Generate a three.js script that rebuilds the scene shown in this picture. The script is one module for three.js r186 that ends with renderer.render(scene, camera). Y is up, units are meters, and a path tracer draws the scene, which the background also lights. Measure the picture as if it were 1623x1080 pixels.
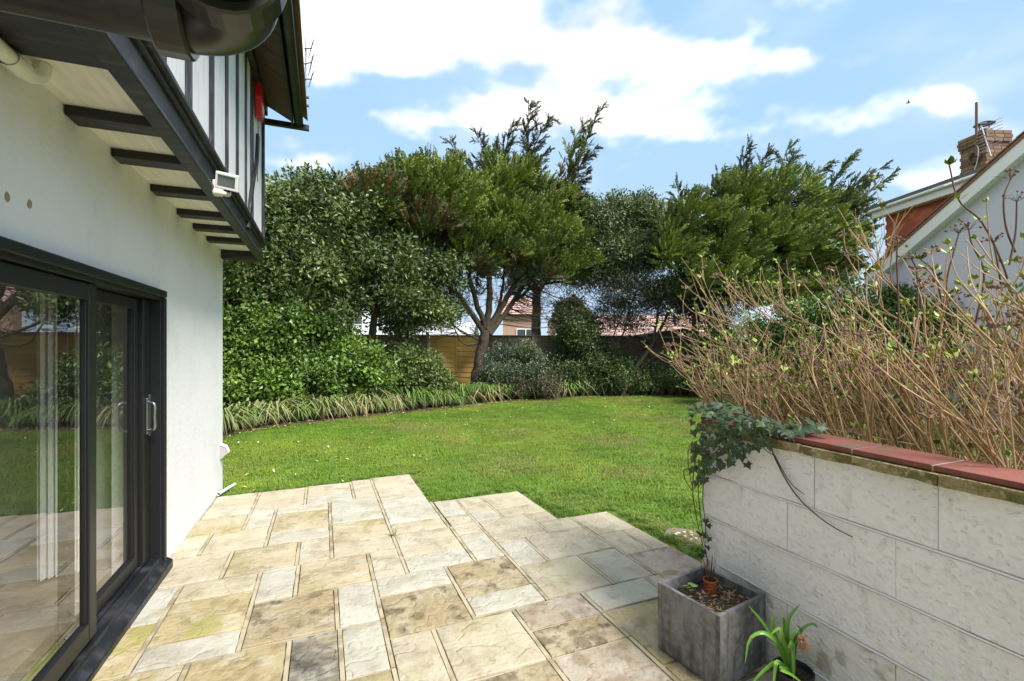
import * as THREE from 'three';
import { RoundedBoxGeometry } from 'three/addons/geometries/RoundedBoxGeometry.js';
import { mergeGeometries } from 'three/addons/utils/BufferGeometryUtils.js';

// ------------------------------------------------------------------ camera, sky, sun, exposure
const CAM_H = 1.6, FPX = 740, HOR = 545, YAW = Math.atan((811.5 - 512) / 740);
const scene = new THREE.Scene();
const camera = new THREE.PerspectiveCamera(2 * Math.atan(540 / FPX) * 180 / Math.PI, 1623 / 1080, 0.05, 600);
camera.position.set(0, CAM_H, 0);
camera.rotation.set(0, -YAW, 0);
camera.setViewOffset(1623, 1080, 0, -5, 1623, 1080);
const renderer = new THREE.WebGLRenderer({ antialias: true });
renderer.setSize(1024, 681);
renderer.toneMapping = THREE.LinearToneMapping;
renderer.toneMappingExposure = 2.3;
renderer.shadowMap.enabled = true;

const sun = new THREE.DirectionalLight(new THREE.Color(1.0, 0.95, 0.90), 3.3);
const SUN = new THREE.Vector3(0.34, 0.80, 0.62).normalize();
sun.position.copy(SUN).multiplyScalar(60);
sun.castShadow = true; sun.shadow.radius = 40; sun.shadow.mapSize.set(2048, 2048);
Object.assign(sun.shadow.camera, { left: -30, right: 30, top: 30, bottom: -30, near: 1, far: 140 });
scene.add(sun, sun.target);

// ------------------------------------------------------------------ numbers and noise
function RNG(a) { return () => { a |= 0; a = a + 0x6D2B79F5 | 0; let t = Math.imul(a ^ a >>> 15, 1 | a); t = t + Math.imul(t ^ t >>> 7, 61 | t) ^ t; return ((t ^ t >>> 14) >>> 0) / 4294967296; }; }
function h3(x, y, z) { let h = Math.imul(x, 374761393) + Math.imul(y, 668265263) + Math.imul(z, 2147483647 ^ 0x5bd1e995); h = Math.imul(h ^ h >>> 13, 1274126177); return ((h ^ h >>> 16) >>> 0) / 4294967296; }
const sm = t => t * t * (3 - 2 * t), clamp = (v, a = 0, b = 1) => Math.min(b, Math.max(a, v)), lerp = (a, b, t) => a + (b - a) * t;
const sstep = (a, b, v) => sm(clamp((v - a) / (b - a)));
function noise(x, y, z = 0) {
  const X = Math.floor(x), Y = Math.floor(y), Z = Math.floor(z), u = sm(x - X), v = sm(y - Y), w = sm(z - Z);
  const L = (k) => lerp(lerp(h3(X, Y, k), h3(X + 1, Y, k), u), lerp(h3(X, Y + 1, k), h3(X + 1, Y + 1, k), u), v);
  return lerp(L(Z), L(Z + 1), w);
}
function fbm(x, y, z = 0, o = 5) { let s = 0, a = .5, n = 0; for (let i = 0; i < o; i++) { s += a * noise(x, y, z); n += a; a *= .5; x = x * 2.03 + 17.1; y = y * 2.03 + 9.7; z = z * 2.03 + 3.3; } return s / n; }
// noise that tiles over a period of p cells
function tn(x, y, p, seed) {
  const X = Math.floor(x), Y = Math.floor(y), u = sm(x - X), v = sm(y - Y), m = (a) => ((a % p) + p) % p;
  return lerp(lerp(h3(m(X), m(Y), seed), h3(m(X + 1), m(Y), seed), u), lerp(h3(m(X), m(Y + 1), seed), h3(m(X + 1), m(Y + 1), seed), u), v);
}
function tf(u, v, p, seed, o = 4) { let s = 0, a = .5, n = 0; for (let i = 0; i < o; i++) { s += a * tn(u * p, v * p, p, seed + i); n += a; a *= .5; p *= 2; } return s / n; }

// ------------------------------------------------------------------ pixels of the photograph to directions and points
const SN = Math.sin(YAW), CS = Math.cos(YAW);
const V = (x, y, z) => new THREE.Vector3(x, y, z);
function ray(px, py) { const t = (px - 811.5) / FPX; return V(SN + t * CS, -(py - HOR) / FPX, -CS + t * SN); }
function at(px, py, depth) { const r = ray(px, py); return V(r.x * depth, CAM_H + r.y * depth, r.z * depth); }
function onX(px, py, x) { const r = ray(px, py); return at(px, py, x / r.x); }
function onZ(px, py, z) { const r = ray(px, py); return at(px, py, z / r.z); }
const groundY = (x, z) => z < 0 ? Math.max(-.17, .025 * z) : 0;          // the garden falls gently away from the house
function onGround(px, py) { const r = ray(px, py); let d = 6; for (let i = 0; i < 50; i++) d = (CAM_H - groundY(0, d * r.z)) / -r.y; return at(px, py, d); }

// ------------------------------------------------------------------ sky: blue with fair-weather cloud
{
  const w = 2048, h = 1024, data = new Float32Array(w * h * 4);
  // cloud banks seen in the photograph, as directions: [px, py, half width, half height, weight]
  const banks = [[700, 45, 260, 62, 1.1], [560, 85, 130, 50, .8], [1010, 95, 270, 62, 1.15], [880, 175, 210, 40, 1.0], [790, 185, 70, 30, .9], [650, 195, 85, 26, .8], [1060, 200, 75, 24, .75],
    [480, 258, 70, 22, .8], [1510, 160, 62, 34, .85], [1260, 95, 50, 20, .5], [1480, 285, 130, 26, .4], [1210, 170, 40, 14, .4], [1610, 210, 60, 26, .5], [820, -60, 420, 70, .8], [1180, 30, 60, 14, .3]];
  const B = banks.map(([px, py, rx, ry, k]) => [(px - 811.5) / FPX, (HOR - py) / FPX, rx / FPX, ry / FPX, k]);
  for (let j = 0; j < h; j++) {
    const el = ((j + .5) / h - .5) * Math.PI, sy = Math.sin(el), cy = Math.cos(el);
    for (let i = 0; i < w; i++) {
      const az = ((i + .5) / w - .5) * 2 * Math.PI, dx = cy * Math.cos(az), dz = cy * Math.sin(az), k = (j * w + i) * 4;
      const up = clamp(sy), g = Math.pow(up, .55);
      let r = lerp(.38, .175, g), gr = lerp(.48, .345, g), b = lerp(.58, .55, g);
      let c = 0;
      if (sy > -.02) {
        const f = dx * SN - dz * CS, X = dx * CS + dz * SN;
        const n1 = fbm(dx * 5 + 3, sy * 11 + 1, dz * 5, 5), n2 = fbm(dx * 17, sy * 30 + 5, dz * 17, 4);
        const n = n1 * .66 + n2 * .34;
        let seen = 0;
        if (f > .05) {
          const tx = X / f, ty = sy / f; let m = 0;
          for (const [bx, by, rx, ry, q] of B) { const a = (tx - bx) / rx, e = (ty - by) / ry, d = a * a + e * e; if (d < 6) m += q * Math.exp(-d * 1.1); }
          seen = sstep(.22, .80, Math.min(m, 1.3) * .66 + (n - .5) * 2.3);
        }
        const far = sstep(.42, .62, fbm(dx / (sy + .25) * 1.3 + 8, dz / (sy + .25) * 1.3, 4, 5)) * .85;
        const inView = f > .05 ? 1 - sstep(1.15, 1.6, Math.abs(X / f)) : 0, low = 1 - sstep(.85, 1.05, f > .05 ? sy / f : 2);
        c = lerp(far, seen, inView * low);
        const thin = sstep(.45, .8, fbm(dx * 3 + 11, sy * 8, dz * 3, 4)) * .25;
        c = clamp(Math.max(c, thin));
        const tone = lerp(.44, 1.04, fbm(dx * 9 + 5, sy * 16 + 2, dz * 9, 4));
        r = lerp(r, 1.0 * tone, c); gr = lerp(gr, 1.0 * tone, c); b = lerp(b, 1.02 * tone, c);
      } else { r = .3; gr = .34; b = .3; }
      data[k] = r * .8; data[k + 1] = gr * .8; data[k + 2] = b * .8; data[k + 3] = 1;
    }
  }
  const t = new THREE.DataTexture(data, w, h, THREE.RGBAFormat, THREE.FloatType);
  t.mapping = THREE.EquirectangularReflectionMapping; t.magFilter = t.minFilter = THREE.LinearFilter; t.needsUpdate = true;
  scene.background = t; scene.environment = t;
}

// ------------------------------------------------------------------ textures and materials
function tex(n, fn, srgb = true) {
  const d = new Uint8Array(n * n * 4);
  for (let j = 0; j < n; j++) for (let i = 0; i < n; i++) {
    const c = fn(i / n, j / n), k = (j * n + i) * 4;
    for (let q = 0; q < 3; q++) { let v = Array.isArray(c) ? c[q] : c; v = clamp(v); if (srgb) v = v <= .0031308 ? v * 12.92 : 1.055 * Math.pow(v, 1 / 2.4) - .055; d[k + q] = v * 255; }
    d[k + 3] = 255;
  }
  const t = new THREE.DataTexture(d, n, n, THREE.RGBAFormat);
  if (srgb) t.colorSpace = THREE.SRGBColorSpace;
  t.wrapS = t.wrapT = THREE.RepeatWrapping; t.magFilter = THREE.LinearFilter; t.minFilter = THREE.LinearMipmapLinearFilter; t.generateMipmaps = true; t.needsUpdate = true;
  return t;
}
const mixc = (a, b, t) => [lerp(a[0], b[0], t), lerp(a[1], b[1], t), lerp(a[2], b[2], t)];
function mat(r, g, b, rough = .7, o = {}) { return new THREE.MeshStandardMaterial({ color: new THREE.Color().setRGB(r, g, b), roughness: rough, side: THREE.DoubleSide, ...o }); }
const grainTex = tex(256, (u, v) => { const n = tf(u, v * 1, 8, 40, 3), s = tn(u * 64, v * 8, 64, 44); return .72 + .2 * n + .16 * s; });
const bumpFine = tex(256, (u, v) => tf(u, v, 16, 3, 4), false);

const M = {};
// white painted render: chalky, with stains and hairline dirt
const renderTex = tex(1024, (u, v) => {
  const a = tf(u, v, 4, 11, 5), st = sstep(.6, .8, tf(u, v * .35, 9, 17, 4)) * .10, sp = tn(u * 300, v * 300, 300, 19) > .987 ? .16 : 0;
  let c = mixc([.80, .79, .775], [.73, .715, .69], sstep(.4, .75, a) * .5);
  return mixc(mixc(c, [.52, .49, .36], st), [.3, .27, .2], sp);
});
const renderBump = tex(512, (u, v) => .5 * tf(u, v, 8, 21, 4) + .5 * tf(u, v, 48, 25, 2), false);
M.render = mat(1, 1, 1, .85, { map: renderTex, bumpMap: renderBump, bumpScale: .003 });
M.cream = mat(.88, .85, .73, .7, { map: grainTex, bumpMap: bumpFine, bumpScale: .001 });
M.board = mat(.84, .83, .84, .65, { map: tex(512, (u, v) => { const g = tf(u * 1, v * .12, 24, 5, 4), a = tf(u, v, 5, 9, 4); return mixc([.9, .9, .9], [.66, .64, .63], sstep(.52, .85, g) * .55 + sstep(.6, .8, a) * .2); }), bumpMap: bumpFine, bumpScale: .0015 });
const blackTex = tex(512, (u, v) => { const g = tf(u * .15, v, 28, 31, 4), a = tf(u, v, 6, 35, 4); return mixc([.010, .010, .011], [.085, .08, .085], sstep(.5, .85, g) * .55 + sstep(.55, .8, a) * .25); });
M.black = mat(1, 1, 1, .5, { map: blackTex, bumpMap: grainTex, bumpScale: .002 });
M.battens = mat(1, 1, 1, .6, { map: tex(512, (u, v) => { const g = tf(u, v * .1, 40, 51, 3), a = tf(u, v, 9, 55, 4); return mixc([.014, .014, .015], [.15, .14, .145], sstep(.42, .75, g) * .6 + sstep(.5, .75, a) * .25); }), bumpMap: grainTex, bumpScale: .003 });
M.frame = mat(.010, .010, .0115, .42, { bumpMap: bumpFine, bumpScale: .0004, roughnessMap: null });
M.sill = mat(1, 1, 1, .45, { map: tex(512, (u, v) => { const a = tf(u, v, 6, 61, 5), s = tn(u * 160, v * 160, 160, 66) > .965; return s ? [.10, .095, .09] : mixc([.009, .010, .012], [.042, .042, .046], sstep(.5, .8, a)); }), bumpMap: bumpFine, bumpScale: .001 });
M.gutter = mat(1, 1, 1, .3, { map: tex(512, (u, v) => { const a = tf(u, v, 5, 71, 5), b = tf(u, v, 24, 75, 3); return mixc(mixc([.006, .006, .006], [.020, .019, .012], sstep(.4, .7, a)), [.04, .04, .024], sstep(.6, .85, b) * .5); }) });
M.brownBoard = mat(1, 1, 1, .75, { map: tex(256, (u, v) => mixc([.05, .034, .024], [.12, .085, .055], tf(u * .2, v, 18, 81, 4))) });
M.roofTile = mat(1, 1, 1, .85, { map: tex(256, (u, v) => mixc([.12, .075, .045], [.22, .17, .08], tf(u, v, 7, 91, 5))), bumpMap: bumpFine, bumpScale: .004 });
M.white = mat(.8, .8, .79, .5);
M.offWhite = mat(.68, .66, .58, .5);
M.metal = mat(.42, .42, .43, .3, { metalness: .9 });
M.darkMetal = mat(.09, .085, .08, .5, { metalness: .5 });
M.glass = new THREE.MeshPhysicalMaterial({ color: 0xffffff, transmission: 1, thickness: 0, roughness: .0, ior: 2.4, side: THREE.DoubleSide, specularIntensity: 1 });
M.room = mat(.5, .5, .49, .85); M.roomFloor = mat(.22, .19, .15, .6); M.curtain = mat(.8, .8, .78, .9);
M.red = mat(.62, .012, .02, .35);

// paving: moulded concrete flags in several casts
function flagTex(seed, base, alt, dirt, dirtAmt, moss) {
  return tex(512, (u, v) => {
    const a = tf(u, v, 4, seed, 5), b = tf(u, v, 9, seed + 11, 5), c = tf(u, v, 44, seed + 23, 3), pit = tn(u * 170, v * 170, 170, seed + 3);
    const riv = tf(u + .05 * a, v * 2.2, 6, seed + 40, 4);
    let k = mixc(base, alt, sstep(.38, .66, a));
    k = mixc(k, [.62, .58, .5], sstep(.56, .7, riv) * .35);
    k = mixc(k, dirt, sstep(.5, .72, b) * dirtAmt + sstep(.55, .75, c) * dirtAmt * .5);
    k = mixc(k, [.33, .29, .04], sstep(.56, .75, tf(u, v, 3, seed + 60, 4)) * moss);
    if (pit > .94) k = mixc(k, [.09, .07, .04], .45);
    return k;
  });
}
const flagBump = tex(512, (u, v) => { const r = tf(u + .04 * tf(u, v, 5, 7, 3), v * 1.6, 7, 131, 5), q = Math.abs(tf(u, v, 5, 137, 4) - .5); return clamp(.75 * r + .25 * sstep(0, .05, q) + .16 * (tf(u, v, 60, 141, 2) - .5)); }, false);
M.flags = [
  flagTex(201, [.50, .41, .26], [.57, .47, .31], [.24, .18, .09], .42, .42),
  flagTex(221, [.53, .45, .32], [.60, .53, .40], [.28, .21, .12], .36, .16),
  flagTex(241, [.52, .475, .385], [.58, .54, .45], [.30, .25, .17], .34, .12),
  flagTex(261, [.46, .37, .20], [.54, .43, .24], [.25, .18, .08], .5, .62),
  flagTex(281, [.40, .31, .18], [.48, .40, .26], [.15, .11, .06], .75, .15),
  flagTex(301, [.22, .19, .14], [.35, .29, .19], [.08, .07, .06], .8, .1),
  flagTex(321, [.44, .36, .28], [.50, .42, .34], [.26, .17, .10], .6, .1),
].map(m => mat(.78, .80, .79, .85, { map: m, bumpMap: flagBump, bumpScale: .016 }));
M.mortar = mat(1, 1, 1, .9, { map: tex(256, (u, v) => mixc([.42, .36, .24], [.26, .21, .12], sstep(.45, .7, tf(u, v, 6, 401, 4)))), bumpMap: bumpFine, bumpScale: .004 });
M.bedding = mat(.10, .075, .04, .95);

// block wall paint
const pits = (u, v, seed) => sstep(.72, .80, tf(u, v * 1.6, 44, seed, 2));
const blockBump = tex(1024, (u, v) => clamp(.6 + .35 * (tf(u, v, 70, 501, 2) - .5) + .25 * (tf(u, v, 14, 503, 3) - .5) - .22 * pits(u, v, 507)), false);
const blockTex = (seed, dirty) => tex(1024, (u, v) => {
  const a = tf(u, v, 6, seed, 5), s = tf(u * 3, v * .45, 8, seed + 9, 4), f = tf(u, v, 50, seed + 31, 2);
  let k = mixc([.86, .84, .845], [.81, .79, .79], sstep(.4, .7, a));
  k = mixc(k, [.52, .48, .41], sstep(.6, .8, s) * .22 * dirty); k = mixc(k, [.6, .57, .53], sstep(.55, .8, f) * .25);
  return mixc(k, [.5, .47, .42], pits(u, v, 507) * .14);
});
M.block = [blockTex(511, .7), blockTex(531, 1), blockTex(551, 1.4)].map(m => mat(1, 1, 1, .8, { map: m, bumpMap: blockBump, bumpScale: .012 }));
M.blockLow = mat(1, 1, 1, .85, { map: tex(512, (u, v) => { const a = tf(u, v, 5, 571, 5), b = tf(u, v, 12, 577, 4); return mixc(mixc([.76, .745, .73], [.56, .51, .40], sstep(.48, .68, a) * .6), [.24, .2, .11], sstep(.56, .72, b) * .55); }), bumpMap: blockBump, bumpScale: .012 });
M.joint = mat(.85, .83, .835, .8, { bumpMap: bumpFine, bumpScale: .004 });
M.coping = mat(1, 1, 1, .8, { map: tex(512, (u, v) => { const a = tf(u, v, 6, 601, 5), s = tn(u * 150, v * 150, 150, 607); let k = mixc([.26, .085, .06], [.20, .068, .05], a); if (s > .95) k = [.42, .27, .21]; if (s < .07) k = [.16, .05, .04]; return mixc(k, [.12, .12, .06], sstep(.62, .8, tf(u, v, 4, 611, 4)) * .6); }), bumpMap: bumpFine, bumpScale: .004 });
M.mossSlab = mat(1, 1, 1, .95, { map: tex(512, (u, v) => { const a = tf(u, v * 3, 6, 621, 5), b = tf(u, v, 20, 627, 4); return mixc(mixc([.34, .27, .13], [.17, .15, .05], sstep(.4, .65, a)), [.48, .41, .24], sstep(.58, .72, b) * .7); }), bumpMap: renderBump, bumpScale: .03 });
// planter: mottled grey fibre-concrete
M.planter = mat(1, 1, 1, .8, { map: tex(512, (u, v) => { const a = tf(u, v, 4, 641, 5), s = tf(u * 3, v * .6, 6, 647, 4), g = tn(u * 220, v * 220, 220, 651), f = tf(u, v, 26, 655, 3); return mixc(mixc([.10, .097, .095], [.235, .23, .225], sstep(.3, .7, a * .55 + f * .45)), [.045, .042, .04], sstep(.5, .78, s) * .55 + (g > .93 ? .25 : 0)); }), bumpMap: bumpFine, bumpScale: .003 });
M.soil = mat(1, 1, 1, 1, { map: tex(256, (u, v) => mixc([.022, .015, .010], [.075, .05, .03], tf(u, v, 16, 661, 4))), bumpMap: bumpFine, bumpScale: .03 });
M.terracotta = mat(.42, .10, .035, .6); M.blackPot = mat(.02, .02, .022, .45);
M.bark = mat(1, 1, 1, .9, { map: tex(256, (u, v) => mixc([.03, .022, .014], [.095, .07, .045], tf(u * 2, v * .5, 12, 671, 4))), bumpMap: grainTex, bumpScale: .02 });
M.barkDark = mat(1, 1, 1, .9, { map: tex(256, (u, v) => mixc([.03, .024, .018], [.09, .072, .05], tf(u * 2, v * .5, 12, 681, 4))), bumpMap: grainTex, bumpScale: .02 });
M.leaf = mat(1, 1, 1, .42); M.leafMatt = mat(1, 1, 1, .75); M.grass = mat(1, 1, 1, .7);
M.cane = mat(1, 1, 1, .6, { map: tex(256, (u, v) => mixc([.38, .235, .09], [.23, .13, .048], tf(u, v, 8, 691, 4))) });
M.canePale = mat(1, 1, 1, .65, { map: tex(256, (u, v) => mixc([.50, .35, .20], [.32, .20, .10], tf(u, v, 8, 697, 4))) });
M.caneDark = mat(.11, .055, .035, .7);
M.bud = mat(.27, .34, .05, .5); M.budDark = mat(.12, .2, .03, .5); M.seedHead = mat(.17, .10, .075, .9);
M.fenceWood = mat(1, 1, 1, .8, { map: tex(256, (u, v) => mixc([.68, .44, .12], [.52, .32, .09], tf(u * .3, v, 14, 701, 4))) });
M.fenceOld = mat(1, 1, 1, .9, { map: tex(256, (u, v) => mixc([.13, .10, .06], [.25, .20, .13], tf(u * .3, v, 14, 711, 4))) });

// ------------------------------------------------------------------ builders
const names = {};
function numbered(n) { const k = names[n] = (names[n] ?? -1) + 1; return k ? `${n}_${String(k).padStart(3, '0')}` : n; }
function fin(o) { o.castShadow = o.receiveShadow = true; return o; }
function mesh(name, geo, m, parent) { const o = fin(new THREE.Mesh(geo, m)); o.name = parent ? name : numbered(name); (parent || scene).add(o); return o; }
function thing(name, label, category, pos = [0, 0, 0], group) { const g = new THREE.Group(); g.name = numbered(name); g.position.set(...pos); g.userData = { label, category }; if (group) g.userData.group = group; scene.add(g); return g; }
function tag(o, label, category, group) { Object.assign(o.userData, { label, category }); if (group) o.userData.group = group; return o; }
function struct(o, label) { o.userData.kind = 'structure'; if (label) o.userData.label = label; return o; }
function stuff(o) { o.userData.kind = 'stuff'; return o; }
// uv in metres, from the face direction
function metreUV(g, du = 0, dv = 0, sc = 1) {
  const p = g.attributes.position, n = g.attributes.normal, uv = new Float32Array(p.count * 2);
  for (let i = 0; i < p.count; i++) {
    const ax = Math.abs(n.getX(i)), ay = Math.abs(n.getY(i)), az = Math.abs(n.getZ(i));
    let a, b; if (ay >= ax && ay >= az) { a = p.getX(i); b = p.getZ(i); } else if (ax >= az) { a = p.getZ(i); b = p.getY(i); } else { a = p.getX(i); b = p.getY(i); }
    uv[2 * i] = a * sc + du; uv[2 * i + 1] = b * sc + dv;
  }
  g.setAttribute('uv', new THREE.BufferAttribute(uv, 2)); return g;
}
function box(x0, x1, y0, y1, z0, z1, r = .004) {
  const w = x1 - x0, h = y1 - y0, d = z1 - z0, g = r > 0 ? new RoundedBoxGeometry(w, h, d, 1, Math.min(r, w / 2.1, h / 2.1, d / 2.1)) : new THREE.BoxGeometry(w, h, d);
  const q = g.index ? g.toNonIndexed() : g; q.translate((x0 + x1) / 2, (y0 + y1) / 2, (z0 + z1) / 2); return metreUV(q);
}
// tapered tube through points
function tube(pts, r0, r1, radial = 6, mid = null) {
  const n = pts.length, pos = [], nor = [], uv = [], idx = []; let ref = V(.31, .22, .92), len = 0;
  for (let i = 0; i < n; i++) {
    const t = pts[Math.min(n - 1, i + 1)].clone().sub(pts[Math.max(0, i - 1)]).normalize();
    const a = ref.clone().addScaledVector(t, -ref.dot(t)); if (a.lengthSq() < 1e-4) a.set(t.y, -t.x, .01); a.normalize(); ref = a.clone(); const b = t.clone().cross(a);
    const k = i / (n - 1), r = mid ? mid(k) : lerp(r0, r1, k); if (i) len += pts[i].distanceTo(pts[i - 1]);
    for (let j = 0; j <= radial; j++) { const th = j / radial * Math.PI * 2, c = Math.cos(th), s2 = Math.sin(th), d = a.clone().multiplyScalar(c).addScaledVector(b, s2); pos.push(pts[i].x + d.x * r, pts[i].y + d.y * r, pts[i].z + d.z * r); nor.push(d.x, d.y, d.z); uv.push(j / radial, len * 2); }
  }
  const w = radial + 1;
  for (let i = 0; i < n - 1; i++) for (let j = 0; j < radial; j++) { const q = i * w + j; idx.push(q, q + 1, q + w, q + 1, q + w + 1, q + w); }
  const g = new THREE.BufferGeometry();
  g.setAttribute('position', new THREE.Float32BufferAttribute(pos, 3)); g.setAttribute('normal', new THREE.Float32BufferAttribute(nor, 3)); g.setAttribute('uv', new THREE.Float32BufferAttribute(uv, 2)); g.setIndex(idx);
  return g.toNonIndexed();
}
function smooth(pts, n) { return new THREE.CatmullRomCurve3(pts).getPoints(n); }
function merge(list) { const g = mergeGeometries(list.map(q => q.index ? q.toNonIndexed() : q)); return g; }
function tris(list) { // list of [Vector3 x3]
  const p = []; for (const t of list) for (const v of t) p.push(v.x, v.y, v.z);
  const g = new THREE.BufferGeometry(); g.setAttribute('position', new THREE.Float32BufferAttribute(p, 3)); g.setAttribute('uv', new THREE.Float32BufferAttribute(new Float32Array(p.length / 3 * 2), 2)); g.computeVertexNormals(); return g;
}
function prism(shapePts, depth, bevel = 0) { // shape in xy, extruded along z
  const s = new THREE.Shape(shapePts.map(([x, y]) => new THREE.Vector2(x, y)));
  const g = new THREE.ExtrudeGeometry(s, { depth, bevelEnabled: bevel > 0, bevelSize: bevel, bevelThickness: bevel, bevelSegments: 1 }); return metreUV(g.index ? g.toNonIndexed() : g);
}
function instanced(name, geo, m, list, parent) { // list of {p, q, s, c}
  const o = fin(new THREE.InstancedMesh(geo, m, list.length)), X = new THREE.Matrix4(), S = V(1, 1, 1);
  list.forEach((e, i) => { if (typeof e.s === 'number') S.setScalar(e.s); else S.copy(e.s); X.compose(e.p, e.q, S); o.setMatrixAt(i, X); if (e.c) o.setColorAt(i, e.c); });
  o.name = parent ? name : numbered(name); (parent || scene).add(o); return stuff(o);
}
const UP = V(0, 1, 0), rq = (R) => new THREE.Quaternion().setFromEuler(new THREE.Euler(R() * 6.3, R() * 6.3, R() * 6.3));
const col = (r, g, b) => new THREE.Color().setRGB(r, g, b);

// ------------------------------------------------------------------ ground
const R0 = RNG(7);
{
  const xs = [-250, -60, -20, -8, 0, 8, 20, 60, 250], zs = [250, 40, 0, -3.4, -6.8, -12, -25, -60, -300], p = [], uv = [], idx = [];
  for (const z of zs) for (const x of xs) { p.push(x, groundY(x, z) - .02, z); uv.push(x / 4, z / 4); }
  const w = xs.length; for (let j = 0; j < zs.length - 1; j++) for (let i = 0; i < w - 1; i++) { const q = j * w + i; idx.push(q, q + 1, q + w, q + 1, q + w + 1, q + w); }
  const g = new THREE.BufferGeometry(); g.setAttribute('position', new THREE.Float32BufferAttribute(p, 3)); g.setAttribute('uv', new THREE.Float32BufferAttribute(uv, 2)); g.setIndex(idx); g.computeVertexNormals();
  const t = tex(512, (u, v) => { const a = tf(u, v, 5, 801, 5), b = tf(u, v, 40, 805, 3); return mixc(mixc([.075, .15, .012], [.12, .19, .02], sstep(.35, .65, a)), [.045, .085, .008], b * .6); });
  struct(mesh('lawn', g, mat(1, 1, 1, .95, { map: t, bumpMap: bumpFine, bumpScale: .03 })), 'mown green lawn beyond the stepped patio edge');
}
// planting bed: front edge traced on the ground, back edge beyond the fence
const bedEdge = [[330, 697], [430, 677], [540, 665], [620, 656], [700, 648], [780, 639], [850, 633], [930, 629], [1000, 627], [1150, 627], [1300, 632], [1440, 640]].map(([a, b]) => onGround(a, b));
const bedCurve = new THREE.CatmullRomCurve3(bedEdge);
{
  const f = bedCurve.getPoints(60), p = [], uv = [], idx = [], R = RNG(15);
  f.forEach((v, i) => { const j = (R() - .5) * .12, d = V(v.x, 0, v.z).normalize(); for (const k of [j, 9]) { const x = v.x + d.x * k, z = v.z + d.z * k; p.push(x, -.17 - .014, z); uv.push(x, z); } });
  for (let i = 0; i < f.length - 1; i++) { const q = 2 * i; idx.push(q, q + 1, q + 2, q + 2, q + 1, q + 3); }
  const g = new THREE.BufferGeometry(); g.setAttribute('position', new THREE.Float32BufferAttribute(p, 3)); g.setAttribute('uv', new THREE.Float32BufferAttribute(uv, 2)); g.setIndex(idx); g.computeVertexNormals();
  struct(mesh('flower_bed', g, mat(1, 1, 1, 1, { map: tex(512, (u, v) => { const a = tf(u, v, 9, 821, 5), b = tf(u, v, 60, 825, 2); return mixc(mixc([.06, .04, .022], [.15, .10, .055], a), [.30, .2, .1], sstep(.6, .8, b) * .8); }), bumpMap: bumpFine, bumpScale: .04 })), 'brown earth planting bed along the trees');
}

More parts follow.
